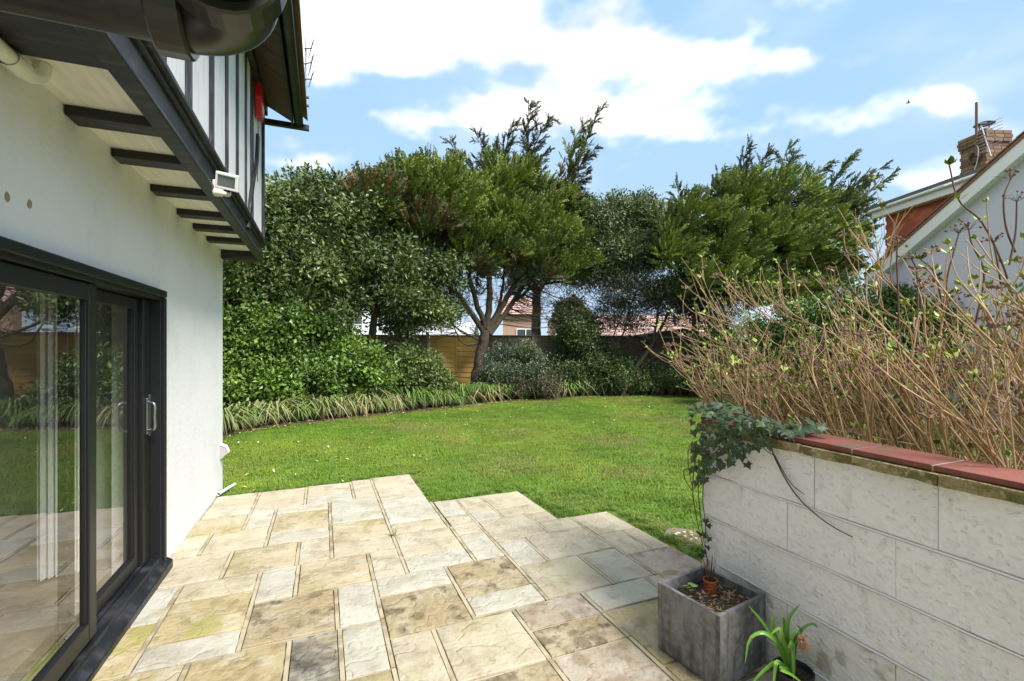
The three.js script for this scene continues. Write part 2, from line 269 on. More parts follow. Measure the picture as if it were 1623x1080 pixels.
// ------------------------------------------------------------------ patio of flags
const LAWN_EDGE = []; // patio outline used to keep grass off the flags
const SLABS = [ // x0, x1, z0 (far), z1 (near), cast
  [-1.14, -.69, -6.24, -5.70, 1], [-1.14, -.69, -5.70, -5.42, 2], [-1.15, -.69, -5.42, -4.95, 0], [-1.15, -.935, -4.95, -4.45, 1], [-.935, -.455, -4.95, -4.45, 1], [-1.15, -.69, -4.45, -3.92, 1],
  [-.69, -.185, -6.24, -5.50, 1], [-.185, .325, -6.27, -5.80, 1], [-.185, .325, -5.80, -5.52, 2], [.325, .575, -6.32, -5.84, 1], [.325, .575, -5.84, -5.53, 1],
  [.575, 1.09, -6.36, -5.36, 1], [.575, 1.09, -5.36, -5.05, 2], [.065, .575, -5.53, -5.04, 2], [.065, .575, -5.04, -4.76, 2], [.065, .575, -4.76, -4.26, 0], [.065, .575, -4.26, -3.96, 1],
  [.575, 1.09, -5.05, -4.54, 2], [.575, 1.09, -4.54, -4.26, 1], [.575, 1.10, -4.26, -3.75, 1], [.575, 1.10, -3.75, -3.47, 2],
  [1.10, 1.36, -5.04, -4.54, 2], [1.10, 1.36, -4.54, -4.03, 1], [1.10, 1.36, -4.03, -3.47, 2], [1.36, 1.64, -5.05, -4.54, 1], [1.36, 1.64, -4.54, -4.28, 2],
  [1.64, 2.13, -5.06, -4.55, 1], [1.64, 2.13, -4.55, -4.28, 1], [1.36, 1.885, -4.28, -3.75, 1], [1.885, 2.13, -4.28, -4.04, 1], [1.885, 2.245, -4.04, -3.76, 1], [1.36, 1.62, -3.75, -3.25, 2], [1.62, 2.235, -3.76, -3.25, 1],
  [2.245, 2.68, -4.04, -3.55, 1], [2.235, 2.49, -3.55, -3.09, 1], [2.49, 2.68, -3.55, -3.09, 1], [1.88, 2.235, -3.25, -2.74, 2], [2.235, 2.69, -3.09, -2.5, 6], [1.36, 1.88, -3.25, -2.74, 1],
  [-.69, -.455, -5.50, -4.95, 2], [-.455, .065, -5.52, -5.28, 2], [-.455, .065, -5.28, -4.73, 0], [-.455, .065, -4.73, -4.45, 2], [-.69, -.19, -4.45, -3.94, 0], [-.19, .065, -4.45, -3.96, 1],
  [-.43, -.175, -3.94, -3.44, 2], [-.175, .335, -3.96, -3.46, 0], [.335, .575, -3.96, -3.47, 1],
  [-1.12, -.92, -3.92, -3.42, 2], [-1.12, -.92, -3.42, -2.91, 3], [-.92, -.43, -3.92, -3.64, 1], [-.92, -.43, -3.64, -3.15, 3], [-.92, -.43, -3.15, -2.91, 2],
  [-.43, .08, -3.44, -2.93, 4], [.08, .335, -3.46, -2.93, 2], [.335, .855, -3.47, -3.20, 2], [.335, .855, -3.20, -2.71, 4], [.855, 1.36, -3.47, -2.97, 4], [.855, 1.36, -2.97, -2.73, 2],
  [-1.12, -.655, -2.91, -2.42, 3], [-.655, -.175, -2.91, -2.42, 3], [-.175, .09, -2.93, -2.44, 5], [.09, .335, -2.93, -2.45, 2], [.335, .595, -2.71, -2.2, 1], [.595, 1.105, -2.71, -2.2, 1],
  [1.105, 1.605, -2.73, -2.465, 6], [1.105, 1.605, -2.465, -2.2, 4], [1.605, 2.13, -2.74, -2.47, 2], [1.605, 2.13, -2.47, -1.93, 3], [1.105, 1.605, -2.2, -1.7, 6], [.09, .335, -2.45, -2.2, 4], [2.13, 2.235, -2.74, -2.2, 2],
  [1.605, 2.13, -1.93, -1.7, 4], [-1.12, -.655, -2.2, -1.7, 3], [-.655, -.175, -2.2, -1.7, 1], [-.175, .335, -2.2, -1.7, 0], [.335, .595, -2.2, -1.7, 2], [.595, 1.105, -2.2, -1.7, 4],
];
{ // the rest of the patio, round the photographer's feet
  const R = RNG(23);
  for (let z = -1.7; z < 1.2; z += .5) for (let x = -1.12; x < 2.1; x += .5) {
    let a = x, b = Math.min(x + .5, 2.13), c = z, d = z + .5;
    const hit = SLABS.some(q => q[0] < b - .03 && q[1] > a + .03 && q[2] < d - .03 && q[3] > c + .03);
    if (hit) { if (SLABS.some(q => q[0] < b - .03 && q[1] > a + .03 && q[2] < d - .03 && q[3] > c + .2)) continue; c = -1.7; if (d - c < .1) continue; }
    SLABS.push([a, b, c, d, [0, 1, 2, 4][Math.floor(R() * 4)]]);
  }
  SLABS.push([-1.12, -.655, -2.42, -2.2, 3], [-.655, -.175, -2.42, -2.2, 0], [-.175, .09, -2.44, -2.2, 4]);
}
const onPatio = (x, z) => z > -2.6 && x < 2.14 && x > -1.2 || SLABS.some(q => x > q[0] - .012 && x < q[1] + .012 && z > q[2] - .012 && z < q[3] + .012);
{
  const patio = new THREE.Group(); patio.name = 'patio'; scene.add(patio); struct(patio, 'buff and grey stone flag patio with stepped edge');
  const R = RNG(31), mort = [];
  const slope = (z) => z < 0 ? .025 * z : 0;
  SLABS.forEach(([x0, x1, z0, z1, k], si) => {
    const jx = .0125, jz = .007, a = x0 + jx, b = x1 - jx, c = z0 + jz, d = z1 - jz, n = 8, m = 8, p = [], uv = [], idx = [];
    const ou = R() * 7, ov = R() * 7, tx = (R() - .5) * .006, tz = (R() - .5) * .006, lift = (R() - .5) * .004, turn = R() < .5;
    for (let j = 0; j <= m; j++) for (let i = 0; i <= n; i++) {
      const fu = i / n, fv = j / m; let ex = 0, ez = 0, y = 0;
      const border = i === 0 || j === 0 || i === n || j === m;
      const wob = (s) => (noise(si * 3.1 + s, (i + j) * .9, 5) - .5) * .018;
      if (i === 0) ex = Math.abs(wob(1)); if (i === n) ex = -Math.abs(wob(2)); if (j === 0) ez = Math.abs(wob(3)); if (j === m) ez = -Math.abs(wob(4));
      const x = lerp(a, b, i === 0 ? 0 : i === n ? 1 : i === 1 ? .02 : i === n - 1 ? .98 : fu) + ex, z = lerp(c, d, j === 0 ? 0 : j === m ? 1 : j === 1 ? .02 : j === m - 1 ? .98 : fv) + ez;
      y = slope(z) + lift + tx * (fu - .5) + tz * (fv - .5) + (fbm(x * 7 + si, z * 7, 2, 3) - .5) * .007 - (border ? .006 : 0);
      p.push(x, y, z); turn ? uv.push(z + ou, x + ov) : uv.push(x + ou, z + ov);
    }
    const w = n + 1; for (let j = 0; j < m; j++) for (let i = 0; i < n; i++) { const q = j * w + i; idx.push(q, q + w, q + 1, q + 1, q + w, q + w + 1); }
    // skirt
    const ring = []; for (let i = 0; i < n; i++) ring.push(i); for (let j = 0; j < m; j++) ring.push(j * w + n); for (let i = n; i > 0; i--) ring.push(m * w + i); for (let j = m; j > 0; j--) ring.push(j * w);
    const base = p.length / 3; ring.forEach(q => { p.push(p[3 * q], p[3 * q + 1] - .035, p[3 * q + 2]); uv.push(uv[2 * q] + .03, uv[2 * q + 1]); });
    ring.forEach((q, i) => { const e = (i + 1) % ring.length; idx.push(q, ring[e], base + i, ring[e], base + e, base + i); });
    const g = new THREE.BufferGeometry(); g.setAttribute('position', new THREE.Float32BufferAttribute(p, 3)); g.setAttribute('uv', new THREE.Float32BufferAttribute(uv, 2)); g.setIndex(idx); g.computeVertexNormals();
    const o = mesh('paving_slab', g, M.flags[k], patio); o.name = si ? `paving_slab_${String(si).padStart(3, '0')}` : 'paving_slab';
    // raised ribbon of pointing on the two joints this flag shares with its right and near neighbours
    const rib = (X0, X1, Z0, Z1, h) => { const q = [[X0, Z0], [X1, Z0], [X1, Z1], [X0, Z1]].map(([x, z]) => V(x, slope(z) + h, z)), bt = q.map(v => V(v.x, v.y - .03, v.z)); mort.push(tris([[q[0], q[2], q[1]], [q[0], q[3], q[2]], ...[0, 1, 2, 3].flatMap(i => [[q[i], q[(i + 1) % 4], bt[i]], [q[(i + 1) % 4], bt[(i + 1) % 4], bt[i]]])])); };
    const near = (x, z) => SLABS.some(q => x > q[0] && x < q[1] && z > q[2] && z < q[3]);
    for (let q = 0; q < 4; q++) {
      const za = lerp(z0, z1, q / 4) + (q ? 0 : .006), zb = lerp(z0, z1, (q + 1) / 4) - (q < 3 ? 0 : .006), xa = lerp(x0, x1, q / 4), xb = lerp(x0, x1, (q + 1) / 4), hv = -.0015 + (R() - .5) * .003, w1 = .0105 + R() * .0015;
      if (near(x1 + .05, (za + zb) / 2)) rib(x1 - w1, x1 + w1, za, zb, hv);
      if (near((xa + xb) / 2, z1 + .04)) rib(xa + (q ? 0 : .015), xb - (q < 3 ? 0 : .015), z1 - .0045, z1 + .0045, -.008 + (R() - .5) * .005);
    }
  });
  const mg = merge(mort); metreUV(mg); stuff(mesh('mortar_joint', mg, M.mortar, patio));
  const bed = SLABS.map(([x0, x1, z0, z1]) => { const g = box(x0 + .01, x1 + .001, -.05, -.03, z0 + .01, z1 + .001, 0); const p = g.attributes.position; for (let i = 0; i < p.count; i++) p.setY(i, p.getY(i) + slope(p.getZ(i)) + .014); return g; });
  stuff(mesh('joint_bedding', merge(bed), M.bedding, patio));
}

// ------------------------------------------------------------------ the white house on the left
const W = -1.14, HOUSE = thing('white_house', 'white rendered house with black timbered jettied upper floor and sliding patio door', 'house');
{
  const H = HOUSE, SOF = 2.735, ZE = -6.62, ZD0 = -4.22, ZD1 = -1.62, DT = 1.975;
  // ground floor wall with the door opening
  const wall = [box(W - .28, W, -.4, 2.78, ZE, ZD0, 0), box(W - .28, W, DT, 2.78, ZD0, ZD1, 0), box(W - .28, W, -.4, 2.78, ZD1, 3.2, 0)];
  mesh('wall', merge(wall), M.render, H);
  mesh('end_wall', box(-7, W - .281, -.4, 5.2, ZE + .004, ZE + .28, 0), M.render, H);
  mesh('rear_wall', box(-7.25, -7, -.4, 5.2, ZE, 3.2, 0), M.render, H);
  mesh('back_wall', box(-7, W - .281, -.4, 5.2, 2.92, 3.2, 0), M.render, H);
  // room behind the glass
  mesh('room_floor', box(-6.9, W - .282, -.2, -.03, -4.46, 2.9, 0), M.roomFloor, H);
  mesh('room_partition', box(-6.9, W - .283, -.2, 2.5, -4.56, -4.44, 0), M.room, H);
  mesh('room_back_wall', box(-6.99, -6.9, -.2, 2.5, -4.44, 2.9, 0), M.room, H);
  mesh('room_ceiling', box(-6.9, W - .284, 2.42, 2.5, -4.44, 2.9, 0), M.room, H);
  // plaster scars on the wall
  for (const [px, py] of [[10, 313], [46, 324]]) { const c = onX(px, py, W), g = new THREE.IcosahedronGeometry(.016, 1); g.scale(.45, 1.25, .9); const p = g.attributes.position; for (let i = 0; i < p.count; i++) { const k = .75 + .5 * noise(p.getX(i) * 90, p.getY(i) * 90, p.getZ(i) * 90 + px); p.setXYZ(i, p.getX(i) * k, p.getY(i) * k, p.getZ(i) * k); } g.translate(c.x, c.y, c.z); mesh('plaster_scar', g, mat(.34, .25, .15, .95), H); }

  // sliding door
  const D = new THREE.Group(); D.name = 'sliding_door'; H.add(D);
  const fx0 = W - .13, fx1 = W + .028;
  mesh('outer_frame', merge([box(fx0, fx1, DT - .055, DT + .002, ZD0 + .002, ZD1), box(fx0, fx1, -.02, DT - .056, ZD0 + .002, ZD0 + .05), box(fx0, fx1, -.02, DT - .056, ZD1 - .05, ZD1),
    box(fx1 - .018, fx1 + .02, DT - .03, DT + .022, ZD0 - .03, ZD1 + .02, .008), box(fx1 - .018, fx1 + .018, -.06, DT - .031, ZD0 - .03, ZD0 + .016, .008)]), M.frame, D);
  const sash = (name, x, z0, z1, y0, y1, st) => {
    const g = [box(x - .022, x + .022, y0, y1, z0, z0 + st, .006), box(x - .022, x + .022, y0, y1, z1 - st, z1, .006), box(x - .021, x + .021, y1 - st, y1, z0 + st + .001, z1 - st - .001, .006), box(x - .021, x + .021, y0, y0 + st * 1.15, z0 + st + .001, z1 - st - .001, .006),
      box(x - .012, x + .012, y0 + st * 1.15 + .001, y1 - st - .001, z0 + st + .001, z0 + st + .014, .003), box(x - .012, x + .012, y0 + st * 1.15 + .001, y1 - st - .001, z1 - st - .014, z1 - st - .001, .003)];
    mesh(name, merge(g), M.frame, D);
    const p = new THREE.PlaneGeometry(z1 - z0 - 2 * st, y1 - y0 - 2.15 * st); p.rotateY(Math.PI / 2); p.translate(x, (y0 + st * 1.15 + y1 - st) / 2, (z0 + z1) / 2); mesh('glass_pane', p, M.glass, D);
  };
  sash('sliding_sash', W - .012, -3.17, ZD1 - .055, .045, DT - .062, .085);
  sash('fixed_sash', W - .082, ZD0 + .20, -3.04, .045, DT - .062, .075);
  mesh('jamb_panel', box(W - .11, W - .035, .03, DT - .06, ZD0 + .051, ZD0 + .195, .006), M.frame, D);
  mesh('track', merge([box(W - .12, W - .045, -.02, .03, ZD0 + .05, ZD1 - .05), box(W - .044, W + .02, -.02, .018, ZD0 + .05, ZD1 - .05), box(W - .05, W - .043, .019, .034, ZD0 + .05, ZD1 - .05, .001)]), M.sill, D);
  const sl = prism([[W - .02, -.16], [W + .075, -.16], [W + .075, -.05], [W + .068, -.042], [W + .021, -.012], [W - .02, -.012]], ZD1 - ZD0 + .12, 0); sl.translate(0, 0, ZD0 - .06); metreUV(sl);
  mesh('sill', sl, M.sill, D);
  mesh('door_handle', merge([box(W - .034, W - .022, .95, 1.21, ZD0 + .10, ZD0 + .155, .004), tube(smooth([V(W - .022, .98, ZD0 + .15), V(W + .018, .99, ZD0 + .165), V(W + .022, 1.08, ZD0 + .168), V(W + .018, 1.17, ZD0 + .165), V(W - .022, 1.18, ZD0 + .15)], 16), .009, .009, 8)]), M.metal, D);
  mesh('lock_plate', box(W - .034, W - .027, .93, 1.23, ZD0 + .058, ZD0 + .095, .003), M.metal, D);

  // jetty: soffit boards, joists and moulded beam
  const XO = -.73;
  mesh('soffit', box(W - .005, XO - .02, SOF, SOF + .03, ZE + .08, .2, 0), M.cream, H);
  for (const z of [-2.84, -3.37, -4.03, -4.67, -5.19, -5.75]) mesh('joist', box(W + .003, XO - .024, SOF - .05, SOF - .001, z - .135, z, .006), M.black, H);
  mesh('joist', box(W + .003, XO - .024, SOF - .05, SOF - .001, -2.32, -2.04, .006), M.black, H);
  mesh('end_beam', box(W + .002, XO + .03, SOF - .11, SOF + .02, ZE - .01, ZE + .115, .012), M.black, H);
  const BZ1 = .2;
  mesh('jetty_beam', box(XO - .02, XO + .03, SOF - .062, SOF + .10, ZE + .118, BZ1, .008), M.black, H);
  mesh('lower_moulding', merge([box(XO - .03, XO + .055, SOF - .102, SOF - .07, ZE + .118, BZ1, .012), box(XO - .03, XO + .038, SOF - .069, SOF - .045, ZE + .12, BZ1, .008)]), M.black, H);
  mesh('upper_moulding', merge([box(XO - .03, XO + .075, SOF + .098, SOF + .145, ZE, BZ1, .014), box(XO - .03, XO + .05, SOF + .065, SOF + .097, ZE, BZ1, .01)]), M.black, H);
  // upper wall, white boards between black timbers
  const UX = XO + .022;
  mesh('upper_wall', box(UX - .2, UX, SOF + .10, 5.0, ZE + .03, 3.2, 0), M.board, H);
  const bat = [[254, 269], [299, 309], [336, 343], [360.7, 365], [377.3, 381], [391, 393.7], [399.5, 404]];
  for (const [a, b] of bat) { const z0 = onX(a, 130, UX + .02).z, z1 = onX(b, 130, UX + .02).z; mesh('timber', box(UX + .001, UX + .009, SOF + .146, 4.95, Math.min(z0, z1) + .002, Math.max(z0, z1) - .002, .003), M.battens, H); }
  for (let z = -1.95; z < 3; z += .46) mesh('timber', box(UX + .001, UX + .009, SOF + .146, 4.95, z, z + .11, .004), M.battens, H);
  mesh('corner_post', box(UX - .02, UX + .03, SOF + .146, 4.9, ZE + .012, ZE + .10, .006), M.battens, H);
  { const c = smooth([onX(411, 215, UX + .03), onX(409, 255, UX + .03), onX(403, 290, UX + .03), onX(395, 362, UX + .03)], 14), q = []; for (let i = 0; i < c.length - 1; i++) { const a = c[i], b = c[i + 1], w = .05; const f = [V(a.x, a.y, a.z - w), V(a.x, a.y, a.z + w), V(b.x, b.y, b.z + w), V(b.x, b.y, b.z - w)], k = f.map(v => V(UX + .001, v.y, v.z)); q.push([f[0], f[1], f[2]], [f[0], f[2], f[3]], [f[0], k[0], k[3]], [f[0], k[3], f[3]], [f[1], f[2], k[2]], [f[1], k[2], k[1]]); } const g = tris(q); metreUV(g); mesh('brace', g, M.battens, H); }
  // main eave: sloping planks, gutter, tile ends, roof
  const EY = 4.44, ex = (t) => lerp(UX, -.36, t), ey = (t) => lerp(4.62, EY, t);
  const R = RNG(41);
  for (let z = ZE - .0; z < 1; z += .13) { const a = V(UX, 4.62 + R() * .006, z), b = V(-.36, EY + R() * .006, z), g = tris([[a, V(a.x, a.y, z + .122), V(b.x, b.y, z + .122)], [a, V(b.x, b.y, z + .122), b], [V(a.x, a.y + .02, z), V(a.x, a.y + .02, z + .122), V(b.x, b.y + .02, z + .122)], [V(a.x, a.y + .02, z), V(b.x, b.y + .02, z + .122), V(b.x, b.y + .02, z)], [a, b, V(b.x, b.y + .02, z)], [a, V(b.x, b.y + .02, z), V(a.x, a.y + .02, z)]]); metreUV(g, R(), R()); mesh('eave_plank', g, M.brownBoard, H); }
  mesh('wall_plate', box(UX + .001, UX + .06, 4.48, 4.62, ZE - .02, 1, .006), M.black, H);
  mesh('fascia', box(-.375, -.352, EY - .05, EY + .11, ZE - .02, 1, .004), M.black, H);
  { const pts = []; for (let i = 0; i <= 12; i++) { const a = Math.PI * i / 12; pts.push([-.293 - .056 * Math.cos(a), EY + .02 - .056 * Math.sin(a)]); } for (let i = 12; i >= 0; i--) { const a = Math.PI * i / 12; pts.push([-.293 - .051 * Math.cos(a), EY + .022 - .051 * Math.sin(a)]); } const g = prism(pts, 7.7); g.translate(0, 0, ZE - .06); mesh('eave_gutter', g, M.gutter, H); }
  mesh('eave_beam', box(UX, -.17, EY - .06, EY + .01, ZE - .06, ZE - .005, .006), M.black, H);
  for (let z = ZE - .02; z < 1; z += .165) for (let r = 0; r < 3; r++) { const g = box(-.24 - .3 * r - .3, -.185 - .29 * r, 0, .018, z + .004 * r, z + .16, .004); const p = g.attributes.position; for (let i = 0; i < p.count; i++) p.setY(i, p.getY(i) + EY + .07 + (-.2 - p.getX(i)) * .8 + r * .018); g.computeVertexNormals(); mesh('roof_tile', g, M.roofTile, H); }
  { const a = [V(-.3, EY + .11, ZE - .04), V(-.3, EY + .11, 3.3), V(-4.1, EY + 3.2, 3.3), V(-4.1, EY + 3.2, ZE - .04), V(-7.9, EY + .11, ZE - .04), V(-7.9, EY + .11, 3.3)], g = tris([[a[0], a[1], a[2]], [a[0], a[2], a[3]], [a[3], a[2], a[5]], [a[3], a[5], a[4]]]); metreUV(g); mesh('roof', g, M.roofTile, H); }
  { const g = tris([[V(-.72, 4.5, ZE + .02), V(-7.2, 4.5, ZE + .02), V(-4.1, EY + 3.1, ZE + .02)], [V(-.72, 4.5, 3.1), V(-7.2, 4.5, 3.1), V(-4.1, EY + 3.1, 3.1)]]); metreUV(g); mesh('gable', g, M.board, H); }
  mesh('upper_floor_slab', box(-7, UX - .2, 2.8, 2.95, ZE + .3, 2.9, 0), M.room, H);
  mesh('upper_end_wall', box(W - .279, UX - .201, 2.78, 5.0, ZE + .04, ZE + .28, 0), M.board, H);

  // waste pipe under the soffit
  { const y = SOF - .062, p = smooth([V(W + .07, y - .02, -1.2), V(W + .07, y - .02, -1.8), V(W + .072, y - .022, -2.28), V(W + .074, y - .02, -2.40), V(W + .082, y + .012, -2.455), V(W + .085, y + .055, -2.47)], 26); const o = mesh('waste_pipe', tube(p, .03, .03, 14), M.cream, H); mesh('pipe_socket', tube([V(W + .0705, y - .0205, -2.27), V(W + .0705, y - .0205, -2.36)], .036, .036, 14), M.cream, o); }
  // wall vent with hood
  { const c = onX(349, 717, W), s = [[0, .085], [.055, .055], [.082, -.01], [0, -.085]], g = prism(s, .115, 0); g.translate(W + .001, c.y, c.z - .08); const o = mesh('vent_hood', g, mat(.36, .34, .34, .6), H); const t = tris([[V(W + .001, c.y + .092, c.z - .088), V(W + .001, c.y + .092, c.z + .042), V(W + .06, c.y + .06, c.z + .042)], [V(W + .001, c.y + .092, c.z - .088), V(W + .06, c.y + .06, c.z + .042), V(W + .06, c.y + .06, c.z - .088)], [V(W + .06, c.y + .06, c.z - .088), V(W + .06, c.y + .06, c.z + .042), V(W + .088, c.y - .012, c.z + .042)], [V(W + .06, c.y + .06, c.z - .088), V(W + .088, c.y - .012, c.z + .042), V(W + .088, c.y - .012, c.z - .088)]]); mesh('vent_cover', t, M.white, o); }
  // stub of white pipe lying at the foot of the corner
  mesh('drain_stub', tube([V(W + .03, -.12, -6.2), V(W + .075, -.135, -6.45), V(W + .12, -.15, -6.68)], .018, .018, 8), M.white, H);

  // low eave over the photographer: soffit, gutter turning the corner
  const GZ = -.75, GX = -.112, GY = 2.060, GR = .054;
  const P = new THREE.Group(); P.name = 'porch_eave'; H.add(P);
  const half = (r, t) => { const s = []; for (let i = 0; i <= 14; i++) { const a = Math.PI * i / 14; s.push([-r * Math.cos(a), -r * Math.sin(a)]); } for (let i = 14; i >= 0; i--) { const a = Math.PI * i / 14; s.push([-(r - t) * Math.cos(a), .002 - (r - t) * Math.sin(a)]); } return s; };
  const trough = (name, path, r) => { // half-round channel swept along [x, z, heading]
    const pos = [], idx = [], uv = [], n = 32; let len = 0;
    path.forEach(([x, z, a], i) => { if (i) len += Math.hypot(x - path[i - 1][0], z - path[i - 1][1]); const nx = Math.cos(a), nz = -Math.sin(a); for (let j = 0; j <= n; j++) { const b = Math.PI * j / n, k = r * Math.cos(b); pos.push(x + nx * k, GY - r * Math.sin(b), z + nz * k); uv.push(len, j * .02); } });
    for (let i = 0; i < path.length - 1; i++) for (let j = 0; j < n; j++) { const q = i * (n + 1) + j; idx.push(q, q + 1, q + n + 1, q + 1, q + n + 2, q + n + 1); }
    const g = new THREE.BufferGeometry(); g.setAttribute('position', new THREE.Float32BufferAttribute(pos, 3)); g.setAttribute('uv', new THREE.Float32BufferAttribute(uv, 2)); g.setIndex(idx); g.computeVertexNormals(); return mesh(name, g, M.gutter, P);
  };
  trough('porch_gutter', [[W + .001, GZ, Math.PI / 2], [-.6, GZ, Math.PI / 2], [GX - .05, GZ, Math.PI / 2]], GR);
  trough('porch_gutter', [[GX, GZ + .05, 0], [GX, .6, 0], [GX, 1.9, 0]], GR);
  { const path = [[GX - .085, GZ, Math.PI / 2]]; for (let i = 0; i <= 40; i++) { const a = i / 40 * Math.PI / 2; path.push([GX - .062 + .062 * Math.sin(a), GZ + .062 - .062 * Math.cos(a), Math.PI / 2 - a]); } path.push([GX, GZ + .085, 0]); trough('corner_angle', path, GR + .005); }
  { const ring = (x, z, ax) => { const g = prism(half(GR + .012, .008), .034, .003); if (ax) g.rotateY(Math.PI / 2); g.translate(x, GY, z); return g; }; mesh('gutter_clip', ring(GX - .092, GZ, true), M.gutter, P); mesh('gutter_clip', ring(GX, GZ + .075, false), M.gutter, P); }
  mesh('porch_soffit', box(W + .001, GX - .075, GY + .03, GY + .05, GZ + .075, 1.8, 0), M.cream, P);
  mesh('porch_fascia', merge([box(W + .002, GX - .07, GY - .02, GY + .14, GZ + .06, GZ + .074, .003), box(GX - .074, GX - .06, GY - .02, GY + .14, GZ + .075, 1.8, .003)]), M.black, P);
  { const a = GY + .10, g = tris([[V(W + .001, a + .55, GZ + .9), V(W + .001, a, GZ + .0), V(GX + .02, a, GZ + .0)], [V(W + .001, a + .55, GZ + .9), V(GX + .02, a, GZ), V(GX + .02, a, 1.8)], [V(W + .001, a + .55, GZ + .9), V(GX + .02, a, 1.8), V(W + .001, a + .55, 1.8)]]); metreUV(g); mesh('porch_roof', g, M.roofTile, P); }
}
// things fixed to the house or standing in it
{
  const X = -.66;
  const f = thing('floodlight', 'white halogen floodlight with square glass fixed to the black jetty beam', 'floodlight');
  const c = onX(362, 288, X + .09), b = onX(345, 296, X);
  const head = prism([[-.075, -.055], [.075, -.055], [.075, .055], [-.075, .055]], .05, .008), m = new THREE.Matrix4().makeRotationFromEuler(new THREE.Euler(.35, -.1, -.12)).scale(new THREE.Vector3(.78, .82, .8)).setPosition(c.x, c.y, c.z); head.applyMatrix4(m); mesh('housing', head, M.offWhite, f);
  const gl = box(-.062, .062, -.042, .042, .060, .064, .001); gl.applyMatrix4(m); mesh('lens', gl, mat(.22, .24, .23, .1, { metalness: .4 }), f);
  const bz = merge([box(-.078, .078, .044, .058, .055, .072, .002), box(-.078, .078, -.058, -.044, .055, .072, .002), box(-.078, -.064, -.043, .043, .055, .072, .002), box(.064, .078, -.043, .043, .055, .072, .002)]); bz.applyMatrix4(m); mesh('bezel', bz, M.white, f);
  mesh('bracket', merge([tube(smooth([V(b.x - .02, b.y - .02, b.z), V(b.x + .05, b.y - .045, b.z - .01), V(c.x, c.y - .06, c.z)], 8), .016, .013, 8), box(b.x - .03, b.x + .03, b.y - .06, b.y + .04, b.z - .035, b.z + .035, .012)]), M.offWhite, f);
  const a = thing('alarm_box', 'red burglar alarm box high on the timbered wall', 'alarm box'), ac = onX(407, 163, -.69);
  const hex = prism([[-.11, .17], [.11, .17], [.125, .02], [.07, -.17], [-.07, -.17], [-.125, .02]], .045, .008); hex.rotateY(Math.PI / 2); hex.translate(-.685, ac.y, ac.z); mesh('case', hex, M.red, a);
  const st = prism([[-.08, .0], [.08, .0], [.06, -.09], [-.06, -.09]], .004, 0); st.rotateY(Math.PI / 2); st.translate(-.628, ac.y - .03, ac.z); mesh('label_panel', st, M.white, a);
  mesh('cable', tube(smooth([V(-.68, ac.y - .18, ac.z), V(-.675, ac.y - .4, ac.z + .02), V(-.68, ac.y - .9, ac.z + .05)], 10), .004, .004, 5), M.black, a);
  // aerial on the eave end
  const e = thing('tv_aerial', 'tall thin television aerial on a mast beyond the eave', 'aerial'), base = onZ(483, 172, -6.75), top = onZ(485, 60, -6.75);
  mesh('mast', tube([V(base.x, base.y - .05, -6.75), V(top.x, top.y, -6.75)], .013, .011, 8), M.metal, e);
  mesh('bracket', merge([box(base.x - .12, base.x + .05, base.y + .03, base.y + .055, -6.77, -6.735), box(base.x - .12, base.x + .05, base.y + .14, base.y + .165, -6.77, -6.735)]), M.darkMetal, e);
  for (const [dy, l] of [[-.15, .34], [-.35, .42], [-.55, .3]]) { const y = top.y + dy; mesh('boom', merge([tube([V(top.x - .02, y, -6.75), V(top.x + .07, y - .03, -6.75 + l * .3)], .007, .007, 6), tube([V(top.x + .03, y - l / 3, -6.75), V(top.x + .08, y + l / 4, -6.7)], .005, .005, 5), tube([V(top.x + .05, y - l / 3, -6.62), V(top.x + .10, y + l / 5, -6.6)], .005, .005, 5)]), M.darkMetal, e); }
  // behind the glass
  const c2 = [], CR = RNG(51); { const n = 60, p = []; for (let i = 0; i <= n; i++) { const t = i / n; p.push([-1.55 - t * .24, -4.22 + t * .10 + .03 * Math.sin(t * 44)]); } const q = []; for (let i = 0; i < n; i++) { const A = V(p[i][0], .0, p[i][1]), B = V(p[i + 1][0], .0, p[i + 1][1]), C = V(B.x, 2.1, B.z), D = V(A.x, 2.1, A.z); q.push([A, B, C], [A, C, D]); } const g = tris(q); tag(mesh('curtain', g, M.curtain), 'white curtain drawn aside behind the sliding door glass', 'curtain'); }
  const s = onZ(192, 594, -4.44), sw = thing('wall_switch', 'pale metal switch plate on the wall seen through the door', 'switch plate'); mesh('plate', box(s.x - .055, s.x + .055, s.y - .045, s.y + .045, -4.439, -4.430, .003), mat(.5, .49, .44, .5), sw); for (const k of [-.043, .043]) mesh('screw', new THREE.CylinderGeometry(.004, .004, .004, 8).rotateX(Math.PI / 2).translate(s.x + k, s.y, -4.428), M.darkMetal, sw);
  const q = onZ(199, 671, -4.44), fr = thing('wall_frame', 'small white rectangular frame low on the wall behind the glass', 'frame'); mesh('surround', merge([box(q.x - .068, q.x + .068, q.y + .10, q.y + .125, -4.439, -4.425), box(q.x - .068, q.x + .068, q.y - .125, q.y - .10, -4.439, -4.425), box(q.x - .068, q.x - .046, q.y - .099, q.y + .099, -4.439, -4.425), box(q.x + .046, q.x + .068, q.y - .099, q.y + .099, -4.439, -4.425)]), M.white, fr); mesh('panel', box(q.x - .045, q.x + .045, q.y - .099, q.y + .099, -4.4395, -4.434, 0), mat(.3, .31, .3, .4), fr);
}

